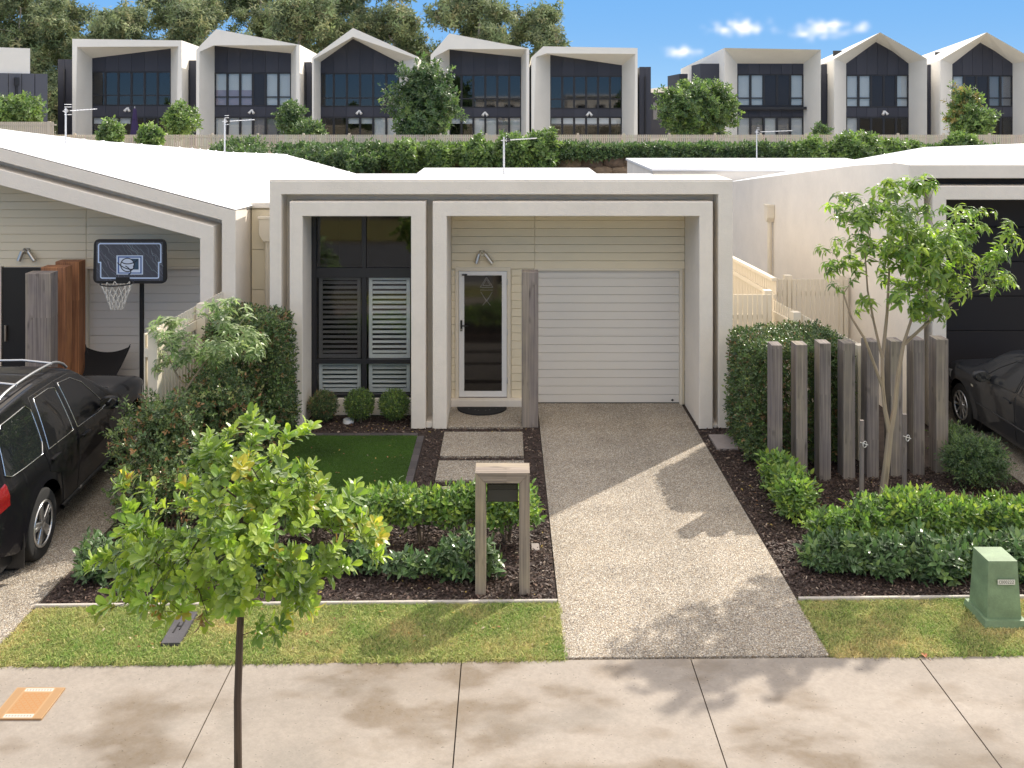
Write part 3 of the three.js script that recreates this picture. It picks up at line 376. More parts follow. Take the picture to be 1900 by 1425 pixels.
fence('picket_fence', 'cream picket boundary fence with square post, running behind the grey timber posts', [4.24, 15.55], [4.80, 12.75], { h0: 1.58, h1: 1.46, step: 0.078, w: 0.045, rails: [0.86, 0.22], posts: [0.95, 2.7], side: -1, railH: 0.13, group: 'cream side fences' });
fence('picket_fence', 'cream capped picket fence along the side of the middle house', [4.42, 16.0], [4.42, 21.0], { h0: 1.80, h1: 1.62, step: 0.12, w: 0.085, rails: [0.86, 0.3], side: 1, cap: 1, group: 'cream side fences' });
fence('side_gate', 'cream picket gate in line with the front of the middle house', [3.32, 15.25], [4.16, 15.25], { h0: 1.73, h1: 1.73, step: 0.078, w: 0.064, rails: [0.80, 0.3], posts: [0.8], side: 1, group: 'cream side fences' });
fence('side_gate', 'cream picket gate against the rendered side wall, behind the leafy tree', [4.52, 16.5], [5.80, 16.5], { h0: 1.75, h1: 1.75, step: 0.078, w: 0.064, rails: [0.86, 0.3], posts: [0.28, 1.2], side: 1, group: 'cream side fences' });
fence('picket_fence', 'cream picket fence beside the black car driveway, half hidden by shrubs', [-4.42, 11.9], [-4.02, 14.6], { h0: 1.88, h1: 2.02, step: 0.085, w: 0.06, rails: [0.88, 0.3], posts: [0.06, 1.35], side: -1, railH: 0.11, group: 'cream side fences' });

// eight sleepers set upright as a screen
{
  const X = [[1432.5, 1452], [1477, 1498.5], [1521, 1542], [1565, 1587], [1609, 1631], [1653, 1675], [1695, 1716], [1737, 1760]];
  const words = ['closest to the driveway hedge', 'second along from the dark hedge', 'third along from the dark hedge', 'fourth along from the dark hedge', 'just beside the forked tree trunk', 'standing behind the forked tree trunk', 'second along from the small green shrub', 'closest to the small green shrub'];
  X.forEach(([a, b], i) => { const d = 12.04 + i * 0.045, x0 = (a - CX) * d / F, x1 = (b - CX) * d / F, g = bx(x0, x1, -0.05, 1.71 + [0, -0.004, 0.003, -0.006, 0.002, -0.002, 0.004, 0][i], d, d + 0.22, 0.006); uvBox(g); const u = g.attributes.uv; for (let k = 0; k < u.count; k++) u.setXY(k, u.getX(k) + i * 0.37, u.getY(k) + i * 1.13); g.userData.keepUV = true;
    solo('timber_post', g, M.woodGrey[i % 3], 'weathered grey timber post in a screen of eight, ' + words[i], 'post', V((x0 + x1) / 2, 0, -d - 0.11), 'upright timber screen posts'); });
  const g = bx(0.222, 0.462, 0, 2.27, 14.12, 14.34, 0.008); uvBox(g); g.userData.keepUV = true; const u = g.attributes.uv; for (let k = 0; k < u.count; k++) u.setXY(k, u.getX(k) * 0.9 + 0.61, u.getY(k) * 0.8);
  solo('timber_post', g, M.woodGrey[1], 'tall thick timber post beside the pale roller garage door', 'post', V(0.342, 0, -14.23));
  const ds = [13.82, 14.28, 14.74], lb = ['weathered grey timber slab before the black front door', 'reddish timber slab, middle of three by the black front door', 'orange brown timber slab at the back of three by the black door'];
  ds.forEach((d, i) => { const x1 = -6.50, x0 = -6.86, q = bx(x0, x1, 0, 2.30 + 0.01 * i, d, d + 0.24, 0.008); uvBox(q); q.userData.keepUV = true; const uu = q.attributes.uv; for (let k = 0; k < uu.count; k++) uu.setXY(k, uu.getX(k) + i * 0.7, uu.getY(k) + i * 0.8); solo('timber_slab', q, i ? M.woodRed : M.woodGrey[2], lb[i], 'post', V((x0 + x1) / 2, 0, -d - 0.12), 'timber slabs beside the black front door'); });
}
{ // mailbox: mitred timber portal with a dark letter box
  const d0 = 9.28, d1 = 9.54, x0 = -0.30, x1 = 0.222, yT = 1.168, t = 0.10, m = thing('mailbox', 'weathered timber portal mailbox with a dark letter box, beside the driveway', 'mailbox', V(-0.04, 0, -d0));
  const leg = (a, b, c, d) => extr([[a, 0], [b, 0], [d, yT - t], [c, yT]], d0, d1, [], 0.003);
  const put = (geo, off, swap) => { uvBox(geo); const u = geo.attributes.uv; for (let k = 0; k < u.count; k++) swap ? u.setXY(k, u.getY(k) + off, u.getX(k)) : u.setXY(k, u.getX(k) + off, u.getY(k) + off); geo.userData.keepUV = true; return geo; };
  part(m, 'leg', put(extr([[x0, 0], [x0 + t, 0], [x0 + t, yT - t - 0.001], [x0 + 0.001, yT - 0.001]], d0, d1, [], 0.003), 0.2), M.woodWarm); part(m, 'leg', put(extr([[x1 - t, 0], [x1, 0], [x1 - 0.001, yT - 0.001], [x1 - t, yT - t - 0.001]], d0, d1, [], 0.003), 0.5), M.woodWarm);
  part(m, 'top_beam', put(extr([[x0 + t, yT - t], [x1 - t, yT - t], [x1, yT], [x0, yT]], d0 - 0.004, d1 + 0.003, [], 0.003), 0.8, true), M.woodWarm);
  const lb = part(m, 'letter_box', bx(x0 + t + 0.012, x1 - t - 0.012, yT - t - 0.20, yT - t - 0.002, d0 + 0.05, d1 + 0.04, 0.006), mat(lin(0.03, 0.03, 0.028), { roughness: 0.5 }));
  part(lb, 'flap', bx(x0 + t + 0.02, x1 - t - 0.02, yT - t - 0.075, yT - t - 0.02, d0 + 0.035, d0 + 0.049, 0.004), mat(lin(0.012, 0.013, 0.016), { roughness: 0.2 }));
}
{ // green electricity pillar
  const d = 8.72, cx = 4.47, g = thing('service_pillar', 'small green plastic service pillar with white number label on the grass', 'utility box', V(cx, 0, -d - 0.16));
  const pm = mat(0xffffff, { map: mottle([0.185, 0.27, 0.155], 0.28, 8, 1.2), roughness: 0.55, bumpMap: grain, bumpScale: 0.0015 });
  const frust = (w0, w1, t0, t1, y0, y1, c) => { const q = bx(-0.5, 0.5, 0, 1, -0.5, 0.5, c), p = q.attributes.position; for (let i = 0; i < p.count; i++) { const y = p.getY(i), w = w0 + (w1 - w0) * y, t = t0 + (t1 - t0) * y; p.setXYZ(i, cx + p.getX(i) * w, y0 + y * (y1 - y0), -d - 0.16 + p.getZ(i) * t); } q.computeVertexNormals(); return q; };
  part(g, 'body', frust(0.315, 0.262, 0.34, 0.285, 0.05, 0.565, 0.012), pm); part(g, 'base_flange', frust(0.40, 0.365, 0.43, 0.40, 0.0, 0.07, 0.02), pm); part(g, 'lid', frust(0.268, 0.262, 0.291, 0.285, 0.545, 0.577, 0.01), pm);
  const c = document.createElement('canvas'); c.width = 256; c.height = 80; const x = c.getContext('2d'); x.fillStyle = '#cfcfc4'; x.fillRect(0, 0, 256, 80); x.fillStyle = '#26221e'; x.font = 'bold 66px monospace'; x.textAlign = 'center'; x.fillText('C000222', 128, 62, 226);
  const t = new THREE.CanvasTexture(c); t.colorSpace = THREE.SRGBColorSpace; const lg = new THREE.BoxGeometry(0.155, 0.044, 0.004); lg.rotateX(-0.053); lg.translate(cx + 0.018, 0.40, -d + 0.032 - 0.024); lg.userData.keepUV = true;
  part(g, 'number_label', lg, mat(0xffffff, { map: t, roughness: 0.6 }), { uv: false });
}
{ // pit lids, garden lid, uplight, door mat, stakes
  const c = document.createElement('canvas'); c.width = 400; c.height = 460; const x = c.getContext('2d'); x.fillStyle = '#ad8c66'; x.fillRect(0, 0, 400, 460);
  x.strokeStyle = '#8f6c48'; x.lineWidth = 4; for (let i = 0; i < 46; i++) { x.beginPath(); x.moveTo(8, 14 + i * 10); x.lineTo(72, 14 + i * 10); x.moveTo(328, 14 + i * 10); x.lineTo(392, 14 + i * 10); x.stroke(); }
  x.fillStyle = '#a68058'; x.fillRect(86, 76, 228, 308); x.strokeStyle = '#a8733f'; x.lineWidth = 7; for (let i = 0; i < 8; i++) for (let j = 0; j < 9; j++) { const a = 100 + i * 27, b = 92 + j * 33, s = (i + j) % 2; x.beginPath(); if (s) { x.moveTo(a, b); x.lineTo(a + 20, b + 22); } else { x.moveTo(a + 20, b); x.lineTo(a, b + 22); } x.stroke(); }
  x.fillStyle = '#c4bdb4'; x.fillRect(84, 14, 232, 46); x.fillRect(84, 398, 232, 48); x.fillStyle = '#8f8982'; for (let i = 0; i < 9; i++) { x.fillRect(96 + i * 24, 26, 12, 24); x.fillRect(96 + i * 24, 410, 12, 24); }
  const t = new THREE.CanvasTexture(c); t.colorSpace = THREE.SRGBColorSpace; t.flipY = true;
  const p = thing('pit_lid', 'orange patterned pit lid set in the concrete footpath', 'pit lid', V(-3.73, 0, -7.56));
  part(p, 'rim', shear(extr([[-3.945, 7.36], [-3.515, 7.36], [-3.515, 7.80], [-3.945, 7.80]], 0, 0.02, [[[-3.925, 7.38], [-3.925, 7.78], [-3.535, 7.78], [-3.535, 7.38]]]).rotateX(-Math.PI / 2).translate(0, -0.006, 0)), mat(lin(0.25, 0.22, 0.18)));
  const lg = new THREE.BoxGeometry(0.385, 0.02, 0.395); lg.translate(-3.73, 0.003, -7.58 + 0.0); lg.userData.keepUV = true; part(p, 'cover', lg, mat(0xffffff, { map: t, roughness: 0.6 }), { uv: false });
  const v = thing('valve_lid', 'narrow dark grey valve lid lying in the verge grass', 'pit lid', V(-2.92, 0, -8.66));
  const q = plate(-0.083, 0.083, -0.26, 0.26, 0, 0.03); q.rotateY(0.03).translate(-2.915, 0.032, -8.65); part(v, 'cover', q, mat(0xffffff, { map: mottle([0.075, 0.072, 0.08], 0.3, 8, 2), roughness: 0.7, bumpMap: grain, bumpScale: 0.002 }));
  part(v, 'handle', [bx(-2.945, -2.935, 0.032, 0.037, 8.55, 8.72), bx(-2.905, -2.895, 0.032, 0.037, 8.6, 8.75), bx(-2.945, -2.895, 0.032, 0.037, 8.655, 8.665)], M.black);
  const lid = thing('round_cover', 'low rusty brown round lid in bark behind the trimmed hedge', 'lid', V(5.33, 0, -11.25)), lp = [[0.001, 0.055], [0.30, 0.05], [0.40, 0.035], [0.43, 0.0], [0.43, -0.02]].map(a => new THREE.Vector2(...a));
  part(lid, 'cover', uvBox(new THREE.LatheGeometry(lp.reverse(), 40)), mat(0xffffff, { map: mottle([0.16, 0.085, 0.05], 0.35, 8, 1.2), roughness: 0.9 }), { local: true }); part(lid, 'rim', new THREE.TorusGeometry(0.425, 0.018, 8, 40).rotateX(Math.PI / 2).translate(0, 0.012, 0), mat(lin(0.2, 0.13, 0.06)), { local: true });
  const up = thing('garden_light', 'small white round ground light in bark before the window', 'light', V(-2.34, 0, -14.35)); part(up, 'body', new THREE.CylinderGeometry(0.075, 0.085, 0.05, 20).translate(0, 0.03, 0), M.white, { local: true }); part(up, 'lens', new THREE.SphereGeometry(0.07, 16, 6, 0, 6.3, 0, 1.2).scale(1, 0.35, 1).translate(0, 0.05, 0), mat(lin(0.6, 0.63, 0.66), { roughness: 0.2 }), { local: true });
  const dm = thing('door_mat', 'black half-round door mat on the aggregate landing', 'mat', V(-0.38, 0.02, -14.98)), s = new THREE.Shape(); s.absellipse(0, 0, 0.375, 0.36, Math.PI, Math.PI * 2, false); s.closePath(); const eg = new THREE.ExtrudeGeometry(s, { depth: 0.014, bevelEnabled: true, bevelSize: 0.006, bevelThickness: 0.004, bevelSegments: 1, curveSegments: 24 }); eg.rotateX(-Math.PI / 2).translate(0, 0.005, 0); part(dm, 'mat', eg, mat(lin(0.016, 0.016, 0.017), { roughness: 0.95, bumpMap: grain, bumpScale: 0.004 }), { local: true });
  part(dm, 'pattern', [[-0.1, 0.15], [-0.05, 0.18], [0.06, 0.18], [0.12, 0.15], [-0.2, 0.1], [0.22, 0.1]].map(([a, b]) => new THREE.CylinderGeometry(0.012, 0.012, 0.004, 8).translate(a, 0.024, b)), mat(lin(0.10, 0.10, 0.10)), { local: true });
  const stake = (x, d, h, label) => { const g = thing('tree_stake', label, 'stake', V(x, 0, -d), 'stakes beside the forked tree'); part(g, 'stake', bx(x - 0.022, x + 0.022, -0.05, h, d, d + 0.04, 0.004), M.woodGrey[0]); const tie = new THREE.TorusGeometry(0.035, 0.006, 6, 16); tie.rotateY(0.6).translate(x + 0.02, h - 0.27, -d + 0.025); part(g, 'tie', [tie, cyl(V(x - 0.03, h - 0.25, -d + 0.01), V(x + 0.06, h - 0.28, -d + 0.02), 0.006)], mat(lin(0.6, 0.58, 0.54))); };
  stake(gx(1592, 930), 11.35, 1.0, 'weathered tree stake with white tie, on the driveway side of the forked trunk'); stake(gx(1677, 930), 11.45, 1.04, 'weathered tree stake with white tie, on the round lid side of the forked trunk');
}
{ // basketball stand
  const d = 14.42, X = (243 - CX) * d / F, g = thing('basketball_stand', 'black basketball stand with marbled backboard and white net before the garage', 'basketball hoop', V(X, 0, -d - 0.35));
  const c = document.createElement('canvas'); c.width = 1024; c.height = 608; const x = c.getContext('2d'); x.fillStyle = '#454955'; x.fillRect(0, 0, 1024, 608); const r = mulberry(8);
  for (let i = 0; i < 90; i++) { x.strokeStyle = `rgba(${190 + r() * 50 | 0},${200 + r() * 45 | 0},${215 + r() * 40 | 0},${0.10 + 0.6 * r() * r()})`; x.lineWidth = 1 + 9 * r() * r(); let px = r() * 1200 - 150, py = r() * 608 - 120; x.beginPath(); x.moveTo(px, py); for (let k = 0; k < 7; k++) { px += 10 + r() * 34; py += 14 + r() * 46; x.lineTo(px + (r() - 0.5) * 22, py); } x.stroke(); }
  x.strokeStyle = '#c3d6f2'; x.lineWidth = 20; x.lineJoin = 'round'; x.beginPath(); x.moveTo(70, 26); x.lineTo(954, 26); x.quadraticCurveTo(992, 26, 992, 64); x.lineTo(992, 320); x.lineTo(958, 320); x.lineTo(958, 540); x.quadraticCurveTo(958, 566, 930, 566); x.lineTo(96, 566); x.quadraticCurveTo(66, 566, 66, 540); x.lineTo(66, 320); x.lineTo(32, 320); x.lineTo(32, 64); x.quadraticCurveTo(32, 26, 70, 26); x.stroke();
  x.fillStyle = '#c5d3e8'; x.fillRect(308, 210, 410, 300); x.fillStyle = '#3e5f9c'; x.fillRect(330, 226, 366, 268); x.fillStyle = '#cdd9ec'; x.fillRect(350, 246, 326, 232); x.fillStyle = '#2c4a63'; x.fillRect(520, 262, 130, 170);
  x.fillStyle = '#c9d4e6'; x.beginPath(); x.arc(478, 360, 104, 0, 7); x.fill(); x.strokeStyle = '#15202e'; x.lineWidth = 15; x.beginPath(); x.arc(478, 360, 104, 0, 7); x.stroke(); x.beginPath(); x.ellipse(440, 340, 150, 60, 0.5, -0.6, 2.4); x.stroke(); x.beginPath(); x.ellipse(510, 270, 130, 70, -0.2, 0.4, 3.0); x.stroke(); x.beginPath(); x.ellipse(420, 430, 120, 60, 0.5, -1.6, 0.6); x.stroke();
  const t = new THREE.CanvasTexture(c); t.colorSpace = THREE.SRGBColorSpace;
  const bw = 0.54, y0 = 2.06, y1 = 2.705, rs = new THREE.Shape(), q = 0.09; rs.moveTo(-bw + q, y0); rs.lineTo(bw - q, y0); rs.quadraticCurveTo(bw, y0, bw, y0 + q); rs.lineTo(bw - 0.01, y1 - q); rs.quadraticCurveTo(bw - 0.01, y1, bw - q, y1); rs.lineTo(-bw + q, y1); rs.quadraticCurveTo(-bw + 0.01, y1, -bw + 0.01, y1 - q); rs.lineTo(-bw, y0 + q); rs.quadraticCurveTo(-bw, y0, -bw + q, y0);
  const bg = new THREE.ExtrudeGeometry(rs, { depth: 0.03, bevelEnabled: true, bevelSize: 0.006, bevelThickness: 0.006, bevelSegments: 2 }).translate(0, 0, 0.36); const bb = part(g, 'backboard', bg, mat(lin(0.012, 0.012, 0.014), { roughness: 0.4 }), { local: true });
  const fg = new THREE.PlaneGeometry(0.985, 0.575); fg.translate(0, 2.385, 0.400); part(bb, 'face_print', fg, mat(0xffffff, { map: t, roughness: 0.35 }), { local: true });
  part(g, 'pole', cyl(V(0.03, 0.12, 0), V(0.03, 2.3, 0), 0.035, 0.035, 12), M.black, { local: true }); part(g, 'arm', [cyl(V(0.03, 2.25, 0), V(-0.1, 2.2, 0.36), 0.02), cyl(V(0.03, 2.05, 0), V(-0.1, 2.5, 0.36), 0.02)], M.black, { local: true });
  part(g, 'base', bx(-0.36, 0.42, 0.006, 0.17, -0.5, 0.25, 0.04), M.black, { local: true });
  const rc = V(-0.1, 2.10, 0.62), rim = part(g, 'rim', [new THREE.TorusGeometry(0.228, 0.010, 8, 36).rotateX(Math.PI / 2).translate(rc.x, rc.y, rc.z), bx(-0.2, 0.0, 2.06, 2.15, -0.42, -0.395, 0.004)], M.black, { local: true });
  const net = [], n = 12; for (let i = 0; i < n; i++) for (const s of [1, -1]) { const pts = []; for (let k = 0; k <= 8; k++) { const f = k / 8, rad = 0.226 * (1 - 0.62 * Math.pow(f, 0.8)) , a = (i + s * f * 2.2) / n * Math.PI * 2; pts.push(V(rc.x + Math.cos(a) * rad, rc.y - 0.005 - f * 0.37, rc.z + Math.sin(a) * rad)); } net.push(tubeAlong(pts, [0.0055], 5)); }
  part(g, 'net', net, mat(lin(0.72, 0.70, 0.64), { roughness: 0.9 }), { local: true });
}
{ // butterfly chair in front of the garage
  const d = 14.75, X = (187 - CX) * d / F, g = thing('butterfly_chair', 'black sling butterfly chair standing before the garage door', 'chair', V(X, 0, -d)), N = 14, P = [], idx = [];
  for (let j = 0; j <= N; j++) for (let i = 0; i <= N; i++) { const u = i / N * 2 - 1, v = j / N, e = Math.abs(u), y = 0.38 + 0.62 * Math.pow(v, 1.6) * (0.86 + 0.14 * e * e) + 0.26 * Math.pow(1 - v, 2) * e * e - 0.02, z = 0.38 - 0.62 * v - 0.06 * Math.sin(v * 3.1), w = 0.36 * (0.92 + 0.08 * Math.abs(v - 0.5) * 2) * (0.78 + 0.22 * Math.pow(Math.abs(2 * v - 1), 1.5)); P.push(u * w, y - 0.05 * (1 - e * e) * (1 - v * 0.8), z); }
  for (let j = 0; j < N; j++) for (let i = 0; i < N; i++) { const a = j * (N + 1) + i, b = a + N + 1; idx.push(a, a + 1, b, b, a + 1, b + 1); }
  const s = new THREE.BufferGeometry(); s.setAttribute('position', new THREE.BufferAttribute(new Float32Array(P), 3)); s.setIndex(idx); s.computeVertexNormals(); part(g, 'sling', s, mat(lin(0.014, 0.013, 0.014), { side: THREE.DoubleSide, roughness: 0.9 }), { local: true });
  for (const k of [-1, 1]) { part(g, 'leg', tubeAlong([V(k * 0.35, 1.0, -0.26), V(0, 0.32, 0.0), V(-k * 0.33, 0.01, 0.33)], [0.008], 6), M.black, { local: true }); part(g, 'leg', tubeAlong([V(k * 0.34, 0.62, 0.4), V(0, 0.30, 0.0), V(-k * 0.33, 0.01, -0.30)], [0.008], 6), M.black, { local: true }); }
}
// ---------------------------------------------------------------- cars
function curve(pts) { // monotone-ish smooth interpolation through (u, y)
  return u => { if (u <= pts[0][0]) return pts[0][1]; for (let i = 0; i < pts.length - 1; i++) { const [a, ya] = pts[i], [b, yb] = pts[i + 1]; if (u <= b) { const m = (p, q) => (q[1] - p[1]) / (q[0] - p[0]), s = m(pts[i], pts[i + 1]), s0 = i ? m(pts[i - 1], pts[i]) : s, s1 = i < pts.length - 2 ? m(pts[i + 1], pts[i + 2]) : s, lim = (p, q) => p * q <= 0 ? 0 : 2 * p * q / (p + q), t0 = lim(s0, s), t1 = lim(s, s1), h = b - a, t = (u - a) / h, t2 = t * t, t3 = t2 * t; return (2 * t3 - 3 * t2 + 1) * ya + (t3 - 2 * t2 + t) * h * t0 + (-2 * t3 + 3 * t2) * yb + (t3 - t2) * h * t1; } } return pts[pts.length - 1][1]; };
}
function makeCar(S, g, paint) {
  const top = curve(S.top), shoulder = curve(S.belt), L = S.L;
  const plan = u => 1 - S.noseTaper * Math.pow(Math.max(0, (u - (L - S.noseLen)) / S.noseLen), 2.2) - S.tailTaper * Math.pow(Math.max(0, (S.tailLen - u) / S.tailLen), 2.2);
  const side = (u, y) => { const b = shoulder(u); let w = S.half; w -= 0.022 * Math.pow((y - 0.72) / 0.3, 2) * (y < 0.72 ? 0.7 : 0.5); w += 0.012 * Math.exp(-Math.pow((y - b + 0.10) / 0.05, 2)); if (y > b) w -= (y - b) * S.tumble + 0.012; for (const a of S.axles) { const q = Math.hypot(u - a, y - S.wr) - S.arch; w += 0.022 * Math.exp(-Math.pow(q / 0.07, 2)) * (y < b ? 1 : 0); } return w * plan(u); };
  const bottom = u => { let y = S.sill + (u < 0.4 ? (0.4 - u) * 0.35 : 0) + (u > L - 0.5 ? (u - L + 0.5) * 0.15 : 0); for (const a of S.axles) { const q = S.arch * S.arch - (u - a) * (u - a); if (q > 0) y = Math.max(y, S.wr + Math.sqrt(q)); } return y; };
  const US = []; for (let u = 0; u <= L + 1e-6; u += L / 150) US.push(Math.min(L, u)); for (const a of S.axles) US.push(a - S.arch - 0.002, a - S.arch + 0.002, a + S.arch - 0.002, a + S.arch + 0.002); US.sort((a, b) => a - b);
  const NS = 22, NR = 6, NT = 8, col = u => { const yt = top(u), yb = Math.min(bottom(u), yt - 0.05), r = Math.min(S.roofR, (yt - yb) * 0.5), pts = []; for (let j = 0; j <= NS; j++) { const y = yb + (yt - r - yb) * j / NS; pts.push([side(u, y), y]); } const w = pts[NS][0], rx = Math.min(w * 0.5, r * 1.7); for (let j = 1; j <= NR; j++) { const a = j / NR * Math.PI / 2; pts.push([w - rx * (1 - Math.cos(a)), yt - r + r * Math.sin(a) - 0.0]); } const w2 = w - rx; for (let j = 1; j <= NT; j++) { const f = 1 - j / NT; pts.push([w2 * f, yt + 0.02 * (1 - f * f)]); } return pts; };
  const nP = NS + NR + NT + 1, pos = [], idx = [];
  for (const s of [1, -1]) { const o = pos.length / 3; US.forEach((u, i) => { for (const [w, y] of col(u)) pos.push(s * w, y, -u); if (i) for (let j = 0; j < nP - 1; j++) { const a = o + (i - 1) * nP + j, b = a + nP; s > 0 ? idx.push(a, b, a + 1, a + 1, b, b + 1) : idx.push(a, a + 1, b, b, a + 1, b + 1); } });
    for (const [u, k] of [[0, 0], [L, US.length - 1]]) { const c = pos.length / 3; const cc = col(u); for (const [w, y] of cc) pos.push(0, y, -u + (u ? -0.05 : 0.05)); for (let j = 0; j < nP - 1; j++) { const a = o + k * nP + j, b = c + j; (u > 0) === (s > 0) ? idx.push(a, b, a + 1, a + 1, b, b + 1) : idx.push(a, a + 1, b, b, a + 1, b + 1); } } }
  let geo = new THREE.BufferGeometry(); geo.setAttribute('position', new THREE.BufferAttribute(new Float32Array(pos), 3)); geo.setIndex(idx); geo = mergeVertices(geo, 1e-4); geo.computeVertexNormals(); geo = toCreasedNormals(geo, 0.7);
  const body = part(g, 'body', geo, paint, { local: true });
  const patch = (poly, off, s, lev = 3) => { // polygon in (u, y) laid on the side of the body
    let tris = THREE.ShapeUtils.triangulateShape(poly.map(p => new THREE.Vector2(...p)), []).map(t => t.map(k => poly[k])); for (let l = 0; l < lev; l++) tris = tris.flatMap(([a, b, c]) => { const m = (p, q) => [(p[0] + q[0]) / 2, (p[1] + q[1]) / 2], ab = m(a, b), bc = m(b, c), ca = m(c, a); return [[a, ab, ca], [ab, b, bc], [ca, bc, c], [ab, bc, ca]]; });
    const P = tris.flatMap(t => (s > 0 ? t : [t[0], t[2], t[1]]).flatMap(([u, y]) => [s * (side(u, y) + off), y, -u])); let q = new THREE.BufferGeometry(); q.setAttribute('position', new THREE.BufferAttribute(new Float32Array(P), 3)); q = mergeVertices(q, 1e-5); q.computeVertexNormals(); return q.toNonIndexed(); };
  const line = (poly, off, s, r, closed = true) => { const pts = []; const n = poly.length; for (let i = 0; i < (closed ? n : n - 1); i++) { const a = poly[i], b = poly[(i + 1) % n], m = Math.max(2, Math.ceil(Math.hypot(a[0] - b[0], a[1] - b[1]) / 0.05)); for (let k = 0; k < m; k++) { const u = a[0] + (b[0] - a[0]) * k / m, y = a[1] + (b[1] - a[1]) * k / m; pts.push(V(s * (side(u, y) + off), y, -u)); } } pts.push(closed ? pts[0].clone() : V(s * (side(...poly[n - 1]) + off), poly[n - 1][1], -poly[n - 1][0])); return tubeAlong(pts, [r], 5); };
  const tw = u => { const c = col(u); return c[NS][0]; };
  const topPatch = (u0, u1, f, off) => { const P = [], idx = [], N = 10, K = 12; for (let i = 0; i <= N; i++) { const u = u0 + (u1 - u0) * i / N, w = (tw(u) - 0.05) * f; for (let k = 0; k <= K; k++) { const t = k / K * 2 - 1; P.push(t * w, top(u) + 0.02 * (1 - t * t) + off - 0.03 * Math.pow(Math.abs(t), 6), -u); } if (i) for (let k = 0; k < K; k++) { const a = (i - 1) * (K + 1) + k, b = a + K + 1; idx.push(a, a + 1, b, b, a + 1, b + 1); } } const q = new THREE.BufferGeometry(); q.setAttribute('position', new THREE.BufferAttribute(new Float32Array(P), 3)); q.setIndex(idx); q.computeVertexNormals(); return q; };
  const MG = mat(lin(0.010, 0.012, 0.013), { phys: 1, roughness: 0.04, ior: 1.5 }), CH = mat(lin(0.6, 0.61, 0.62), { metalness: 1, roughness: 0.18 }), RUB = mat(lin(0.014, 0.014, 0.014), { roughness: 0.85 });
  for (const s of [1, -1]) {
    S.doors.forEach((d, i) => { const dr = part(g, 'door', patch(d.poly, 0.006, s), paint, { local: true }); part(dr, 'door_seam', line(d.poly, 0.001, s, 0.004), M.black, { local: true }); part(dr, 'window', patch(d.win, 0.004, s), MG, { local: true }); if (S.chrome) part(dr, 'window_trim', line(d.win, 0.006, s, 0.007), CH, { local: true }); else part(dr, 'window_trim', line(d.win, 0.005, s, 0.006), RUB, { local: true });
      const [hu, hy] = d.handle, w = side(hu, hy); part(dr, 'handle', [bx(s * w - 0.025, s * w + 0.035, hy - 0.012, hy + 0.018, hu - 0.10, hu + 0.10, 0.008), bx(s * w - 0.02, s * w + 0.012, hy - 0.04, hy + 0.035, hu - 0.075, hu + 0.075, 0.006)].slice(0, 1), S.handleMat ?? paint, { local: true }); });
    for (const q of S.quarter ?? []) { const w = part(g, 'quarter_window', patch(q, 0.004, s), MG, { local: true }); if (S.chrome) part(w, 'window_trim', line(q, 0.006, s, 0.007), CH, { local: true }); }
    if (S.moulding) part(g, 'side_moulding', line(S.moulding, 0.008, s, 0.012, false), S.mouldMat ?? paint, { local: true });
    const [mu, my] = S.mirror, mw = side(mu, my), mg = new THREE.SphereGeometry(1, 18, 12); mg.scale(0.12, 0.085, 0.07); mg.translate(s * (mw + 0.13), my + 0.04, -mu); const mi = part(g, 'mirror', mergeGeometries([mg.toNonIndexed(), cyl(V(s * (mw - 0.02), my, -mu), V(s * (mw + 0.08), my + 0.02, -mu), 0.03, 0.025).toNonIndexed()]), paint, { local: true });
    const gl = new THREE.CircleGeometry(1, 18); gl.scale(0.1, 0.068, 1); gl.translate(s * (mw + 0.13), my + 0.042, -mu + 0.066); part(mi, 'mirror_glass', gl, mat(lin(0.3, 0.32, 0.34), { metalness: 1, roughness: 0.05 }), { local: true });
    for (const l of S.lamps ?? []) part(g, l.name, patch(l.poly, 0.006, s), l.mat, { local: true });
    S.axles.forEach((a, ai) => {                // wheels
      const w = new THREE.Group(); w.name = 'wheel'; g.add(w); w.position.set(s * (S.half - 0.115), S.wr, -a);
      const prof = [[S.rim * 0.98, -0.10], [S.wr * 0.93, -0.105], [S.wr, -0.075], [S.wr, 0.075], [S.wr * 0.93, 0.105], [S.rim * 0.98, 0.10]].map(p => new THREE.Vector2(...p)); const ty = new THREE.LatheGeometry(prof, 40); ty.rotateZ(Math.PI / 2); part(w, 'tyre', ty, RUB, { local: true });
      const rg = [new THREE.TorusGeometry(S.rim * 0.97, 0.014, 8, 40).rotateY(Math.PI / 2).translate(s * 0.10, 0, 0), new THREE.CylinderGeometry(0.055, 0.065, 0.03, 20).rotateZ(Math.PI / 2).translate(s * 0.085, 0, 0), new THREE.CylinderGeometry(S.rim * 0.97, S.rim * 0.97, 0.15, 30, 1, true).rotateZ(Math.PI / 2)];
      for (let k = 0; k < S.spokes; k++) { const an = k / S.spokes * Math.PI * 2 + 0.2; for (const o of S.twin ? [-0.13, 0.13] : [0]) { const q = bx(-0.012, 0.016, 0.03, S.rim * 0.97, -S.spokeW / 2, S.spokeW / 2, 0.006); q.rotateX(an + o); q.translate(s * 0.085, 0, 0); rg.push(q); } }
      part(w, 'rim', rg, mat(lin(0.62, 0.62, 0.62), { metalness: 0.9, roughness: 0.28 }), { local: true }); part(w, 'brake_disc', new THREE.CylinderGeometry(S.rim * 0.72, S.rim * 0.72, 0.02, 30).rotateZ(Math.PI / 2), mat(lin(0.10, 0.09, 0.085), { metalness: 0.5, roughness: 0.5 }), { local: true });
    });
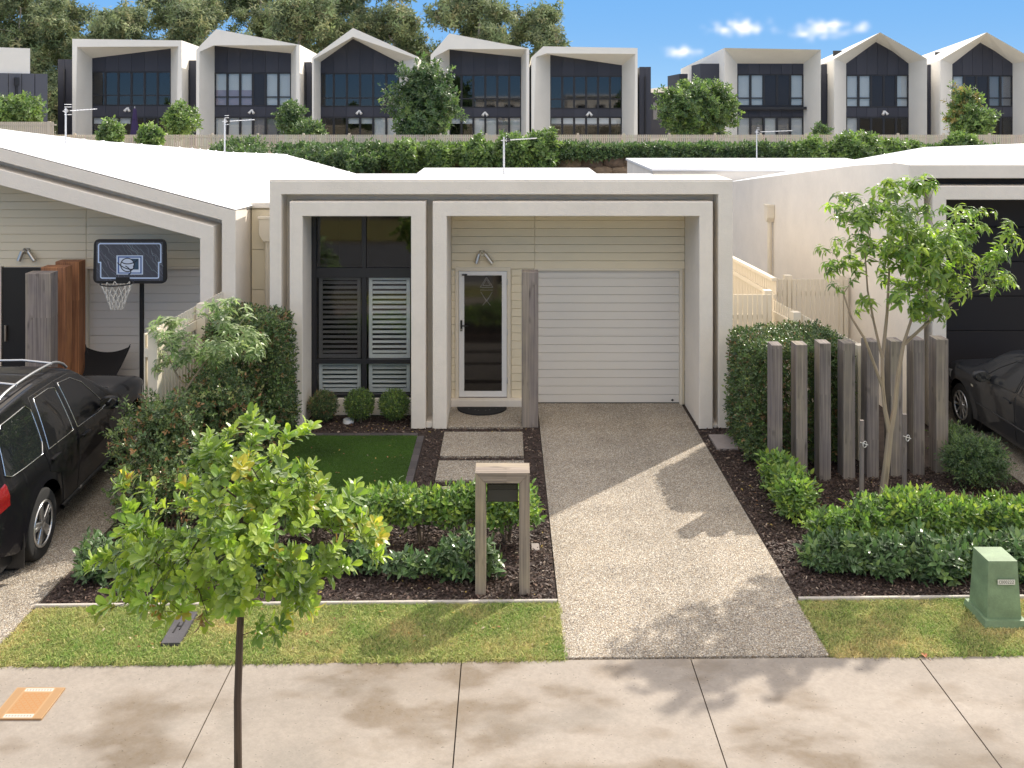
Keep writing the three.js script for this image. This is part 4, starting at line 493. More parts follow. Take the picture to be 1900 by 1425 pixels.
    for (const a of S.axles) part(g, 'arch_liner', new THREE.CylinderGeometry(S.arch + 0.02, S.arch + 0.02, 0.30, 24, 1, false, 0, Math.PI * 2).rotateZ(Math.PI / 2).translate(s * (S.half - 0.30), S.wr, -a), M.black, { local: true });
  }
  part(g, 'windscreen', topPatch(...S.screen, 0.96, 0.006), MG, { local: true }); part(g, 'rear_window', topPatch(...S.rear, 0.9, 0.006), MG, { local: true });
  part(g, 'underbody', bx(-S.half + 0.12, S.half - 0.12, 0.19, 0.45, 0.25, L - 0.25), M.black, { local: true });
  return { body, side, top, tw, line, patch };
}
const paintOf = (r, g, b) => mat(lin(r, g, b), { phys: 1, metalness: 0, roughness: 0.4, specularIntensity: 0.15, clearcoat: 0.6, clearcoatRoughness: 0.02 });
{ // black wagon on the left driveway
  const dr = 9.016, X = -5.66, g = thing('parked_car', 'black four-wheel-drive wagon with roof rails and chrome window trim', 'car', V(X, 0, -dr), 'cars on the driveways'); g.rotation.y = 0.06;
  const S = { L: 4.86, half: 0.935, sill: 0.30, wr: 0.355, rim: 0.228, arch: 0.43, axles: [0.98, 3.82], roofR: 0.09, tumble: 0.24, noseTaper: 0.26, noseLen: 1.0, tailTaper: 0.10, tailLen: 0.7, spokes: 5, twin: true, spokeW: 0.045, chrome: true,
    top: [[0, 0.86], [0.06, 1.02], [0.16, 1.40], [0.28, 1.62], [0.6, 1.69], [1.4, 1.72], [1.98, 1.70], [2.3, 1.62], [2.66, 1.42], [3.2, 1.13], [3.5, 1.07], [4.2, 0.99], [4.62, 0.87], [4.82, 0.70], [4.86, 0.6]],
    belt: [[0, 1.04], [1.5, 1.02], [3.2, 0.98], [4.86, 0.9]],
    doors: [{ poly: [[1.12, 0.84], [1.42, 0.72], [1.50, 0.36], [1.90, 0.34], [1.90, 1.0], [1.79, 1.60], [1.16, 1.605], [1.05, 1.02]], win: [[1.16, 1.06], [1.82, 1.045], [1.76, 1.54], [1.62, 1.57], [1.24, 1.57]], handle: [1.24, 0.95] }, { poly: [[1.915, 0.34], [3.10, 0.34], [3.12, 0.96], [2.42, 1.52], [2.2, 1.58], [1.805, 1.60], [1.915, 1.0]], win: [[1.94, 1.04], [2.86, 1.0], [2.42, 1.42], [2.20, 1.53], [1.87, 1.56]], handle: [2.08, 0.92] }],
    quarter: [[[0.26, 1.12], [0.34, 1.08], [1.00, 1.065], [1.07, 1.16], [1.10, 1.50], [1.02, 1.56], [0.46, 1.54], [0.34, 1.46]]], mirror: [2.66, 1.06], screen: [2.44, 3.2], rear: [0.10, 0.27],
    lamps: [{ name: 'tail_light', poly: [[0.03, 0.80], [0.26, 0.84], [0.22, 1.06], [0.07, 1.02]], mat: mat(lin(0.22, 0.008, 0.010), { phys: 1, roughness: 0.15, clearcoat: 1 }) }, { name: 'headlight', poly: [[4.3, 0.70], [4.62, 0.66], [4.58, 0.78], [4.2, 0.86]], mat: mat(lin(0.5, 0.52, 0.54), { roughness: 0.1 }) }] };
  const c = makeCar(S, g, paintOf(0.006, 0.006, 0.008));
  const rail = mat(lin(0.5, 0.52, 0.55), { metalness: 0.9, roughness: 0.3 });
  for (const s of [1, -1]) { const pts = []; for (let u = 0.62; u <= 2.5; u += 0.1) pts.push(V(s * 0.60, c.top(u) + 0.055 - 0.05 * Math.pow(Math.abs((u - 1.56) / 0.94), 8), -u)); part(g, 'roof_rail', tubeAlong(pts, [0.016], 8), rail, { local: true }); }
  for (const u of [1.05, 1.95]) part(g, 'cross_bar', [tubeAlong([V(-0.62, c.top(u) + 0.06, -u), V(-0.3, c.top(u) + 0.10, -u), V(0.3, c.top(u) + 0.10, -u), V(0.62, c.top(u) + 0.06, -u)], [0.014], 8)], rail, { local: true });
  for (const s of [1, -1]) { part(g, 'mud_flap', bx(s * 0.84 - 0.09, s * 0.84 + 0.09, 0.12, 0.46, 0.50, 0.515), M.black, { local: true }); part(g, 'sill_strip', c.line([[1.45, 0.33], [3.36, 0.32]], 0.004, s, 0.03, false), M.black, { local: true }); }
}
{ // dark grey hatch on the right driveway
  const dr = 10.62, X = 7.51, g = thing('parked_car', 'dark grey sedan with silver multi-spoke wheels before the black garage', 'car', V(X, 0, -dr), 'cars on the driveways');
  const S = { L: 4.48, half: 0.885, sill: 0.24, wr: 0.315, rim: 0.205, arch: 0.375, axles: [0.92, 3.56], roofR: 0.10, tumble: 0.34, noseTaper: 0.30, noseLen: 1.0, tailTaper: 0.12, tailLen: 0.7, spokes: 10, twin: false, spokeW: 0.032, chrome: false,
    top: [[0, 0.70], [0.1, 0.95], [0.5, 1.04], [0.7, 1.10], [1.15, 1.36], [1.7, 1.46], [2.2, 1.45], [2.6, 1.36], [3.05, 1.10], [3.3, 0.99], [3.8, 0.92], [4.2, 0.80], [4.42, 0.62], [4.48, 0.5]],
    belt: [[0, 0.92], [2, 0.90], [3.2, 0.86], [4.48, 0.8]],
    doors: [{ poly: [[1.22, 0.55], [1.35, 0.32], [2.02, 0.30], [2.02, 0.92], [1.92, 1.36], [1.5, 1.36], [1.22, 0.95]], win: [[1.32, 0.95], [1.96, 0.93], [1.90, 1.31], [1.62, 1.31]], handle: [1.42, 0.80] }, { poly: [[2.035, 0.30], [3.02, 0.30], [3.06, 0.86], [2.6, 1.20], [2.3, 1.345], [1.94, 1.36], [2.035, 0.92]], win: [[2.06, 0.93], [2.94, 0.885], [2.62, 1.11], [2.30, 1.28], [2.00, 1.31]], handle: [2.2, 0.79] }],
    quarter: [], mirror: [2.74, 0.93], screen: [2.56, 3.1], rear: [0.72, 1.12], moulding: [[1.3, 0.50], [2.2, 0.51], [3.05, 0.50]],
    lamps: [{ name: 'side_indicator', poly: [[3.14, 0.70], [3.20, 0.705], [3.20, 0.735], [3.14, 0.73]], mat: mat(lin(0.75, 0.72, 0.62), { roughness: 0.2 }) }, { name: 'headlight', poly: [[3.95, 0.62], [4.28, 0.58], [4.22, 0.70], [3.82, 0.77]], mat: mat(lin(0.5, 0.52, 0.54), { roughness: 0.1 }) }] };
  makeCar(S, g, paintOf(0.030, 0.032, 0.037));
}
// ---------------------------------------------------------------- plants
function leafGeo(len, wid, { curl = 0.25, fold = 0.25, lobes = 0, seg = 3, blunt = 0 } = {}) {      // one leaf, base at the origin, tip along +y, upper side +z
  const P = [], row = i => { const t = i / seg, w = wid * 0.5 * Math.pow(Math.sin(Math.PI * Math.pow(t, blunt ? 1.35 : 0.8) * (blunt ? 0.88 : 0.98) + 0.03), 0.8) * (lobes ? 1 + 0.3 * Math.sin(t * Math.PI * lobes * 2) : 1); const y = len * t, z = -curl * len * t * t; return [[-w, y, z + fold * w], [0, y, z], [w, y, z + fold * w]]; };
  for (let i = 0; i < seg; i++) { const a = row(i), b = row(i + 1); for (const k of [0, 1]) { P.push(...a[k], ...a[k + 1], ...b[k + 1]); if (i < seg - 1 || lobes || blunt) P.push(...a[k], ...b[k + 1], ...b[k]); } }
  const g = new THREE.BufferGeometry(); g.setAttribute('position', new THREE.BufferAttribute(new Float32Array(P), 3)); g.computeVertexNormals(); return g;
}
function sprig(leaf, n, stem, spread, seed, { droop = 0, size = 0.3, top = true } = {}) {   // leaves round a short shoot along +y
  const r = mulberry(seed), out = []; for (let i = 0; i < n; i++) { const g = leaf.clone(), f = n > 1 ? i / (n - 1) : 1, s = 1 - size + size * 2 * r(); g.scale(s, s, s); g.rotateX(-(top && i === n - 1 ? 0.15 : spread * (0.75 + 0.5 * r()) + droop)); g.rotateY(i * 2.4 + r() * 0.6); g.translate(0, stem * f, 0); out.push(g); } return mergeGeometries(out);
}
const q1 = new THREE.Quaternion(), vy = V(0, 1, 0), mB = new THREE.Matrix4();
function aim(o, dir, spin) { q1.setFromUnitVectors(vy, dir); o.quaternion.copy(q1); o.rotateY(spin); }
const pick = (pal, c) => { let t = R() * pal.reduce((a, p) => a + p[3], 0); for (const p of pal) { t -= p[3]; if (t <= 0) { const v = rr(0.72, 1.3); c.setRGB(p[0] * v, p[1] * v * rr(0.94, 1.06), p[2] * v); return; } } };
const rdir = () => { const z = rr(-1, 1), a = rr(0, 6.283), s = Math.sqrt(1 - z * z); return V(s * Math.cos(a), z, s * Math.sin(a)); };
M.leaf = leafy({ clearcoat: 0.8, clearcoatRoughness: 0.32, transmission: 0.42 }); M.leafGloss = leafy({ clearcoat: 1, clearcoatRoughness: 0.27, transmission: 0.25 }); M.leafBright = leafy({ transmission: 0.6, clearcoat: 0.9, clearcoatRoughness: 0.28 });
// rounded box or ellipsoid of foliage; leaves sit through the outer shell, stems inside
function bush(g, { c, r, box = 0, n, geo, m = M.leaf, pal, shell = 0.1, lump = 0.12, scale = [0.55, 1.4], up = 0.35, seed = 1, flatBottom = true, stems = 5, trunkR = 0.012 }) {
  const o = origin(g), f = (a, b) => fbm(a * 2.2 + seed * 7, b * 2.2 + seed * 3, 4) - 0.5;
  instStuff('foliage', geo, m, n, (q, col) => {
    let p, nn;
    if (box) { const A = [r[1] * r[2], r[0] * r[2] , r[0] * r[1]], t = R() * (2 * A[0] + 1.2 * A[1] + 2 * A[2]); let ax = t < 2 * A[0] ? 0 : t < 2 * A[0] + 1.2 * A[1] ? 1 : 2; const s = ax === 1 ? (R() < 0.92 ? 1 : -1) : R() < 0.5 ? -1 : 1, e = [rr(-1, 1), rr(-1, 1), rr(-1, 1)]; e[ax] = s; nn = V(0, 0, 0); nn.setComponent(ax, s); const k = 4 + 6 * box; const l = Math.pow(e.reduce((a, b) => a + Math.pow(Math.abs(b), k), 0), 1 / k); p = V(e[0] / l * r[0], e[1] / l * r[1], e[2] / l * r[2]); nn = V(Math.sign(e[0]) * Math.pow(Math.abs(e[0] / l), k - 1) / r[0], Math.sign(e[1]) * Math.pow(Math.abs(e[1] / l), k - 1) / r[1], Math.sign(e[2]) * Math.pow(Math.abs(e[2] / l), k - 1) / r[2]).normalize(); }
    else { nn = rdir(); if (flatBottom && nn.y < -0.55 && R() < 0.8) nn.y *= -1; p = V(nn.x * r[0], nn.y * r[1], nn.z * r[2]); nn = V(nn.x / r[0], nn.y / r[1], nn.z / r[2]).normalize(); }
    const dl = lump * (f(p.x + p.y * 0.7, p.z + p.y * 0.5) * 1.7 + f(p.x * 3 + p.y, p.z * 3 - p.y) * 0.7), dep = -shell * Math.pow(R(), 1.6); p.addScaledVector(nn, dl + dep);
    q.position.set(p.x + c.x - o.x, Math.max(0.02 - o.y, p.y + c.y - o.y), p.z + c.z - o.z); const d = nn.clone().multiplyScalar(0.75).addScaledVector(rdir(), 0.75); d.y += up; aim(q, d.normalize(), rr(0, 6.28)); const s = rr(...scale); q.scale.set(s, s, s); pick(pal, col);
  }, { parent: g, kind: 'stuff' });
  const st = []; for (let i = 0; i < stems; i++) { const a = rr(0, 6.28), b = V(c.x + Math.cos(a) * r[0] * 0.12, 0, c.z + Math.sin(a) * r[2] * 0.12), t = V(c.x + Math.cos(a) * r[0] * rr(0.3, 0.7), c.y + r[1] * rr(0.1, 0.6), c.z + Math.sin(a) * r[2] * rr(0.3, 0.7)); st.push(tubeAlong([b, b.clone().lerp(t, 0.4).add(V(0, 0.04, 0)), t], [trunkR, trunkR * 0.8, trunkR * 0.4], 5)); }
  if (stems) part(g, 'stems', st, M.bark, { uv: false });
}
M.bark = mat(0xffffff, { map: woodTex([0.20, 0.155, 0.115], 0.7, 9), bumpMap: woodBump, bumpScale: 0.004 });
M.barkPale = mat(0xffffff, { map: woodTex([0.36, 0.29, 0.20], 0.45, 10), bumpMap: woodBump, bumpScale: 0.003 });
M.barkDark = mat(0xffffff, { map: woodTex([0.085, 0.058, 0.045], 0.6, 11), bumpMap: woodBump, bumpScale: 0.003 });
// tree skeleton: every target joins the nearest limb, thickness follows what a limb carries
function skeleton(stems, targets, { tip = 0.004, pow = 0.42, curve = 0.18, upBias = 0.6, minR = 0 } = {}) {
  const nodes = []; for (const st of stems) { let par = st.from !== undefined ? st.from : -1; st.pts.forEach((p, i) => { nodes.push({ p: p.clone(), par, stem: true, r: st.r ? st.r[Math.min(i, st.r.length - 1)] : 0 }); par = nodes.length - 1; }); }
  const first = nodes.length > 4 ? Math.floor(stems[0].pts.length * 0.45) : 0;
  const c = nodes[nodes.length - 1].p; const T = targets.map(t => t.clone()).sort((a, b) => a.distanceToSquared(c) - b.distanceToSquared(c)), tips = [];
  for (const t of T) { let best = -1, bd = 1e9; for (let i = first; i < nodes.length; i++) { const q = nodes[i], dx = t.clone().sub(q.p), l = dx.length(), cost = l * (1 + upBias * Math.max(0, 0.35 - dx.y / (l + 1e-6))) ; if (cost < bd) { bd = cost; best = i; } }
    const a = nodes[best].p, l = a.distanceTo(t), n = Math.max(1, Math.min(6, Math.round(l / 0.12))), mid = a.clone().lerp(t, 0.5).add(V(rr(-1, 1), rr(-0.2, 1), rr(-1, 1)).multiplyScalar(l * curve)); let par = best; for (let k = 1; k <= n; k++) { const s = k / n, p = a.clone().multiplyScalar((1 - s) * (1 - s)).addScaledVector(mid, 2 * s * (1 - s)).addScaledVector(t, s * s); nodes.push({ p, par, r: 0 }); par = nodes.length - 1; } tips.push({ p: t, dir: t.clone().sub(nodes[nodes.length - 1 > 0 ? nodes[nodes.length - 1].par : 0].p).normalize(), par: a }); }
  const load = new Float32Array(nodes.length); for (let i = nodes.length - 1; i >= 0; i--) { if (!load[i]) load[i] = 1; if (nodes[i].par >= 0) load[nodes[i].par] += load[i]; }
  nodes.forEach((n, i) => { n.R = Math.max(n.r, tip * Math.pow(load[i], pow), minR); }); const kids = nodes.map(() => []); nodes.forEach((n, i) => n.par >= 0 && kids[n.par].push(i));
  const geos = [], start = []; nodes.forEach((n, i) => n.par < 0 && start.push([i, -1]));
  while (start.length) { let [i, from] = start.pop(); const pts = [], rad = []; if (from >= 0) { pts.push(nodes[from].p); rad.push(Math.min(nodes[from].R, nodes[i].R * 1.25)); } for (;;) { pts.push(nodes[i].p); rad.push(nodes[i].R); const k = kids[i]; if (!k.length) break; let b = k[0]; for (const q of k) if (load[q] > load[b]) b = q; for (const q of k) if (q !== b) start.push([q, i]); i = b; } if (pts.length > 1) geos.push(tubeAlong(pts, rad, rad[0] > 0.03 ? 10 : rad[0] > 0.012 ? 7 : 5)); }
  return { wood: geos, tips, nodes };
}
const inLobes = (lobes, n, shell = 0.5) => { const out = [], tot = lobes.reduce((a, l) => a + l.r[0] * l.r[1] * l.r[2], 0); for (const l of lobes) { const k = Math.max(3, Math.round(n * l.r[0] * l.r[1] * l.r[2] / tot)); for (let i = 0; i < k; i++) { const d = rdir(), s = Math.pow(R(), shell); out.push(V(l.c.x + d.x * l.r[0] * s, l.c.y + d.y * l.r[1] * s, l.c.z + d.z * l.r[2] * s)); } } return out; };
const PAL = {
  hedge: [[0.0675, 0.128, 0.03, 5], [0.112, 0.195, 0.0375, 3], [0.18, 0.225, 0.045, 1.2], [0.24, 0.15, 0.0525, 0.7]],
  lilly: [[0.072, 0.136, 0.0352, 5], [0.128, 0.208, 0.048, 3], [0.352, 0.192, 0.072, 1.0], [0.32, 0.336, 0.112, 0.8], [0.192, 0.272, 0.064, 1.5]],
  low: [[0.15, 0.29, 0.035, 4], [0.25, 0.42, 0.045, 3.2], [0.38, 0.52, 0.055, 1.8], [0.08, 0.17, 0.03, 2]],
  gard: [[0.065, 0.135, 0.038, 4], [0.10, 0.195, 0.05, 3], [0.19, 0.30, 0.07, 1]],
  front: [[0.30, 0.45, 0.04, 5], [0.43, 0.57, 0.05, 3.5], [0.18, 0.31, 0.03, 2.6], [0.62, 0.56, 0.05, 0.5], [0.42, 0.24, 0.045, 0.1]],
  slim: [[0.26, 0.42, 0.04, 4], [0.38, 0.54, 0.055, 3.2], [0.14, 0.26, 0.03, 2.6]],
  pale: [[0.30, 0.43, 0.15, 4], [0.40, 0.52, 0.20, 3], [0.18, 0.29, 0.09, 2]],
  gum: [[0.22, 0.28, 0.125, 4], [0.29, 0.335, 0.15, 3], [0.13, 0.18, 0.08, 3], [0.34, 0.33, 0.16, 1]],
  ter: [[0.075, 0.15, 0.042, 4], [0.12, 0.217, 0.048, 3], [0.195, 0.3, 0.0675, 1.2]],
  terL: [[0.174, 0.29, 0.058, 4], [0.261, 0.392, 0.0725, 3], [0.116, 0.203, 0.0435, 2]],
};
const G = { small: sprig(leafGeo(0.040, 0.021), 5, 0.055, 1.0, 3), med: sprig(leafGeo(0.056, 0.027), 5, 0.07, 0.95, 4), glossy: sprig(leafGeo(0.072, 0.034, { curl: 0.3 }), 5, 0.045, 1.0, 5), tiny: sprig(leafGeo(0.02, 0.012), 6, 0.03, 0.9, 6), fine: sprig(leafGeo(0.035, 0.012), 8, 0.10, 0.8, 7) };
{ // hedges and shrubs round the houses
  const plant = (name, label, cat, c, o, group) => { const g = thing(name, label, cat, V(c.x, 0, c.z), group); bush(g, { c, ...o }); return g; };
  plant('clipped_hedge', 'tall dark clipped hedge against the window frame of the middle house', 'hedge', V(-3.5, 0.92, -13.3), { r: [0.52, 0.93, 0.55], box: 0.6, n: 9500, geo: G.small, m: M.leafGloss, pal: PAL.hedge, shell: 0.24, lump: 0.14, stems: 8, seed: 2, scale: [0.7, 1.15] });
  plant('clipped_hedge', 'tall dark clipped hedge behind the upright grey timber posts', 'hedge', V(3.82, 0.79, -13.2), { r: [0.70, 0.80, 0.68], box: 0.6, n: 11000, geo: G.small, m: M.leafGloss, pal: PAL.hedge, shell: 0.24, lump: 0.12, stems: 8, seed: 3, scale: [0.7, 1.15] });
  plant('lilly_pilly_shrub', 'loose bronze-tipped shrub leaning over the black car', 'shrub', V(-3.98, 0.66, -11.35), { r: [0.44, 0.62, 0.55], n: 3300, geo: G.small, m: M.leafGloss, pal: PAL.lilly, shell: 0.5, lump: 0.75, stems: 10, seed: 4 }, 'bronze-tipped shrubs along the boundary');
  plant('lilly_pilly_shrub', 'bronze-tipped shrub under the small pale-leaved tree', 'shrub', V(-3.66, 0.64, -12.3), { r: [0.5, 0.54, 0.46], n: 2800, geo: G.small, m: M.leafGloss, pal: PAL.lilly, shell: 0.45, lump: 0.65, stems: 9, seed: 5 }, 'bronze-tipped shrubs along the boundary');
  plant('lilly_pilly_shrub', 'low dark shrub between the turf square and the black car', 'shrub', V(-3.72, 0.36, -10.65), { r: [0.46, 0.36, 0.4], n: 1900, geo: G.small, m: M.leafGloss, pal: PAL.lilly, shell: 0.4, lump: 0.6, stems: 7, seed: 6 }, 'bronze-tipped shrubs along the boundary');
  [[600, 'nearest the tall dark hedge', 0.185], [667, 'middle of three', 0.205], [731, 'farthest from the tall dark hedge', 0.2]].forEach(([x, w, r], i) => plant('topiary_ball', 'small clipped ball shrub under the window, ' + w, 'shrub', V((x - CX) * 14.38 / F, r + 0.06, -14.38), { r: [r, r * 1.0, r], n: 2300, geo: G.tiny, m: M.leaf, pal: i === 0 ? PAL.lilly : PAL.low.map(p => [p[0] * 0.75, p[1] * 0.75, p[2], p[3]]), shell: 0.09, lump: 0.03, stems: 3, seed: 10 + i, flatBottom: false }, 'clipped balls under the window'));
  // front row of low shrubs
  [[-2.72, 'behind the glossy young street tree, hedge end'], [-2.1, 'behind the glossy young street tree, turf side'], [-1.46, 'first clear of the street tree crown'], [-0.9, 'second clear of the street tree crown'], [-0.38, 'touching the mailbox leg'], [0.0, 'seen through the timber mailbox portal']].forEach(([x, w], i) => plant('low_hedge_shrub', 'bright green trimmed shrub in the front row, ' + w, 'shrub', V(x, 0.36, -10.38 - 0.03 * (i % 2)), { r: [0.29, 0.145, 0.18], box: 0.15, n: 760, geo: G.med, m: M.leaf, pal: PAL.low, shell: 0.2, lump: 0.22, up: 0.9, stems: 7, seed: 20 + i, trunkR: 0.009 }, 'front row of trimmed shrubs'));
  [[-4.02, 9.62, 'at the driveway corner by the black car'], [-3.3, 9.7, 'near the valve lid, driveway side'], [-2.6, 9.75, 'behind the street tree trunk'], [-1.92, 9.7, 'under the edge of the street tree crown'], [-1.45, 9.72, 'clear of the street tree, left of a bark gap'], [-0.83, 9.6, 'next to last before the mailbox'], [-0.42, 9.66, 'beside the mailbox leg']].forEach(([x, d, w], i) => plant('gardenia', 'low glossy dark green plant in bark, ' + w.replace('left of', 'beside'), 'plant', V(x, 0.12, -d), { r: [0.22 + 0.05 * (i % 3), 0.11, 0.15], n: 230, geo: G.glossy, m: M.leafGloss, pal: PAL.gard, shell: 0.14, lump: 0.24, up: 1.3, stems: 4, seed: 40 + i, trunkR: 0.006 }, 'glossy low plants in the bark'));
  plant('low_hedge', 'short bright green hedge along the driveway edge, before the timber posts', 'hedge', V(3.27, 0.21, -11.42), { r: [0.145, 0.17, 0.62], box: 0.25, n: 1400, geo: G.med, m: M.leaf, pal: PAL.low, shell: 0.16, lump: 0.12, up: 0.9, stems: 6, seed: 60, trunkR: 0.008 });
  plant('low_hedge', 'long bright green hedge crossing in front of the round lid', 'hedge', V(5.02, 0.235, -10.45), { r: [1.05, 0.135, 0.19], box: 0.25, n: 4300, geo: G.med, m: M.leaf, pal: PAL.low, shell: 0.2, lump: 0.15, up: 0.9, stems: 10, seed: 61, trunkR: 0.008 });
  plant('low_hedge_shrub', 'loose bright green shrub at the driveway end of the long hedge', 'shrub', V(3.36, 0.19, -10.2), { r: [0.22, 0.18, 0.2], n: 520, geo: G.med, m: M.leaf, pal: PAL.low, shell: 0.25, lump: 0.2, stems: 6, seed: 62, trunkR: 0.008 });
  plant('low_hedge_shrub', 'loose bright green shrub before the forked tree trunk', 'shrub', V(3.83, 0.2, -10.3), { r: [0.26, 0.17, 0.21], n: 600, geo: G.med, m: M.leaf, pal: PAL.low, shell: 0.25, lump: 0.2, stems: 6, seed: 63, trunkR: 0.008 });
  [[3.36, 9.8, 0.12, 'at the driveway side'], [3.82, 9.7, 0.13, 'second from the driveway'], [4.27, 9.7, 0.13, 'third from the driveway'], [4.72, 9.72, 0.13, 'behind the green service pillar'], [5.17, 9.72, 0.12, 'past the green service pillar']].forEach(([x, d, h, w], i) => plant('gardenia', 'dense glossy ground plant before the long hedge, ' + w, 'plant', V(x, h * 0.9, -d), { r: [0.33, h, 0.25], n: 640, geo: G.glossy, m: M.leafGloss, pal: PAL.gard, shell: 0.15, lump: 0.18, up: 1.3, stems: 4, seed: 70 + i, trunkR: 0.006 }, 'glossy ground plants before the long hedge'));
  plant('small_shrub', 'small soft green shrub beside the last timber post and grey car', 'shrub', V(5.78, 0.29, -11.95), { r: [0.34, 0.28, 0.3], n: 2400, geo: G.fine, m: M.leaf, pal: PAL.ter, shell: 0.25, lump: 0.22, stems: 7, seed: 80 });
  plant('small_shrub', 'dark strap-leaved clump behind the last timber post, at the driveway edge', 'shrub', V(5.98, 0.16, -12.9), { r: [0.2, 0.16, 0.4], n: 900, geo: G.fine, m: M.leaf, pal: PAL.ter, shell: 0.2, lump: 0.15, stems: 4, seed: 81 });
}
function addLeaves(g, tips, geo, m, pal, per, { jitter = 0.06, out = 0.6, up = 0.3, center, scale = [0.75, 1.2], name = 'crown', along = 0.5 }) {
  const o = origin(g), n = tips.length * per;
  return instStuff(name, geo, m, n, (q, c, i) => { const t = tips[Math.floor(i / per)], p = t.p.clone().lerp(t.par, R() * R() * along).add(rdir().multiplyScalar(jitter * R())); const d = t.p.clone().sub(center).normalize().multiplyScalar(out).addScaledVector(t.dir, 0.3).addScaledVector(rdir(), 0.55); d.y += up; aim(q, d.normalize(), rr(0, 6.28)); q.position.copy(p).sub(o); const s = rr(...scale); q.scale.set(s, s, s); pick(pal, c); }, { parent: g, kind: 'stuff' });
}
{ // young street tree close to the camera
  const d = 6.3, px = (x, y, dz = 0) => at(x, y, d + dz), base = V(px(443, 1425).x, 0, -d), g = thing('street_tree', 'young street tree with glossy lime green leaves and slim dark trunk', 'tree', base);
  const sc = d / F, L = (x, y, r, dz = 0, ky = 0.85) => ({ c: px(x, y, dz), r: [r * sc, r * sc * ky, r * sc] });
  const lobes = [L(470, 860, 105), L(285, 985, 95, 0.1), L(610, 985, 95, -0.05), L(285, 1065, 92, -0.15), L(440, 990, 125, -0.2), L(560, 1080, 80, 0.1), L(440, 960, 120, 0.3), L(250, 935, 55), L(545, 905, 80, 0.1), L(380, 900, 80, 0.05), L(640, 930, 40), L(490, 1080, 90, -0.25), L(360, 1100, 70, 0.2), L(215, 1035, 55, 0.1), L(250, 1095, 62, -0.1), L(330, 1130, 52, 0.1), L(515, 1150, 42, -0.1), L(655, 1010, 45, 0.1)];
  const T = inLobes(lobes, 225, 0.42); const sk = skeleton([{ pts: [V(base.x + 0.0, -0.05, -d), V(base.x - 0.004, 0.35, -d), px(441, 1300), px(445, 1180), px(448, 1100), px(446, 1020), px(450, 930)], r: [0.030, 0.026, 0.025, 0.024, 0.020, 0.014, 0.008] }], T, { tip: 0.0024, pow: 0.42, curve: 0.16 });
  part(g, 'trunk', sk.wood, M.barkDark, { uv: false });
  const lf = sprig(leafGeo(0.074, 0.038, { curl: 0.3, fold: 0.3, seg: 5, blunt: 1 }), 6, 0.06, 0.85, 12, { size: 0.4 });
  addLeaves(g, sk.tips, lf, M.leafBright, PAL.front, 4, { jitter: 0.05, center: px(440, 1080), out: 0.7, up: 0.35, scale: [0.65, 1.1], along: 0.55 });
}
{ // slender forked tree by the posts
  const d = 11.3, px = (x, y, dz = 0) => at(x, y, d + dz), base = V(px(1636, 942).x, 0, -d), g = thing('forked_tree', 'slender forked tree with pale trunk and drooping bright leaves, before the timber posts', 'tree', base);
  const sc = d / F, L = (x, y, r, dz = 0, ky = 0.9) => ({ c: px(x, y, dz), r: [r * sc, r * sc * ky, r * sc] });
  const lobes = [L(1600, 385, 60, 0.1), L(1705, 350, 52), L(1690, 430, 95, -0.1), L(1600, 470, 55, 0.1), L(1552, 500, 36), L(1785, 425, 55, 0.1), L(1845, 420, 34), L(1835, 510, 48), L(1770, 540, 62, -0.1), L(1690, 510, 80, -0.15), L(1640, 400, 60, -0.25), L(1740, 470, 70, 0.3), L(1730, 580, 45), L(1600, 565, 26), L(1680, 470, 80, 0.4)];
  lobes.push(L(1555, 470, 40, 0.1), L(1650, 345, 46, 0.1), L(1800, 480, 60, -0.1), L(1870, 455, 26), L(1590, 420, 50, -0.1)); const T = inLobes(lobes, 330, 0.5).map(t => t), P0 = [V(base.x, -0.05, -d), px(1638, 930), px(1646, 870), px(1652, 800), px(1662, 790)];
  const sk = skeleton([{ pts: [V(base.x, -0.05, -d), px(1637, 925), px(1644, 870), px(1651, 805), px(1660, 760), px(1666, 700), px(1676, 640), px(1692, 590), px(1705, 540), px(1710, 470)], r: [0.050, 0.046, 0.042, 0.038, 0.028, 0.025, 0.022, 0.016, 0.013, 0.009] },
    { from: 3, pts: [px(1642, 760), px(1638, 720), px(1637, 665), px(1622, 600), px(1610, 540), px(1605, 470)], r: [0.025, 0.022, 0.020, 0.014, 0.011, 0.008] }, { from: 12, pts: [px(1640, 640, 0.1), px(1646, 580, 0.1), px(1650, 500, 0.1)], r: [0.022, 0.018, 0.012] }, { from: 11, pts: [px(1605, 630, -0.1), px(1580, 590, -0.1), px(1565, 545, -0.1)], r: [0.016, 0.012, 0.009] }, { from: 6, pts: [px(1720, 600, 0.1), px(1755, 570, 0.1), px(1790, 545, 0.1)], r: [0.018, 0.014, 0.01] }], T, { tip: 0.0026, pow: 0.34, curve: 0.14 });
  part(g, 'trunk', sk.wood, M.barkPale, { uv: false });
  const lf = sprig(leafGeo(0.112, 0.04, { curl: 0.5, fold: 0.3, seg: 4 }), 6, 0.05, 1.25, 13, { droop: 0.4, top: false });
  addLeaves(g, sk.tips, lf, M.leafBright, PAL.slim, 3, { jitter: 0.10, center: px(1690, 560), out: 0.55, up: 0.5, scale: [0.65, 1.1], along: 0.5 });
}
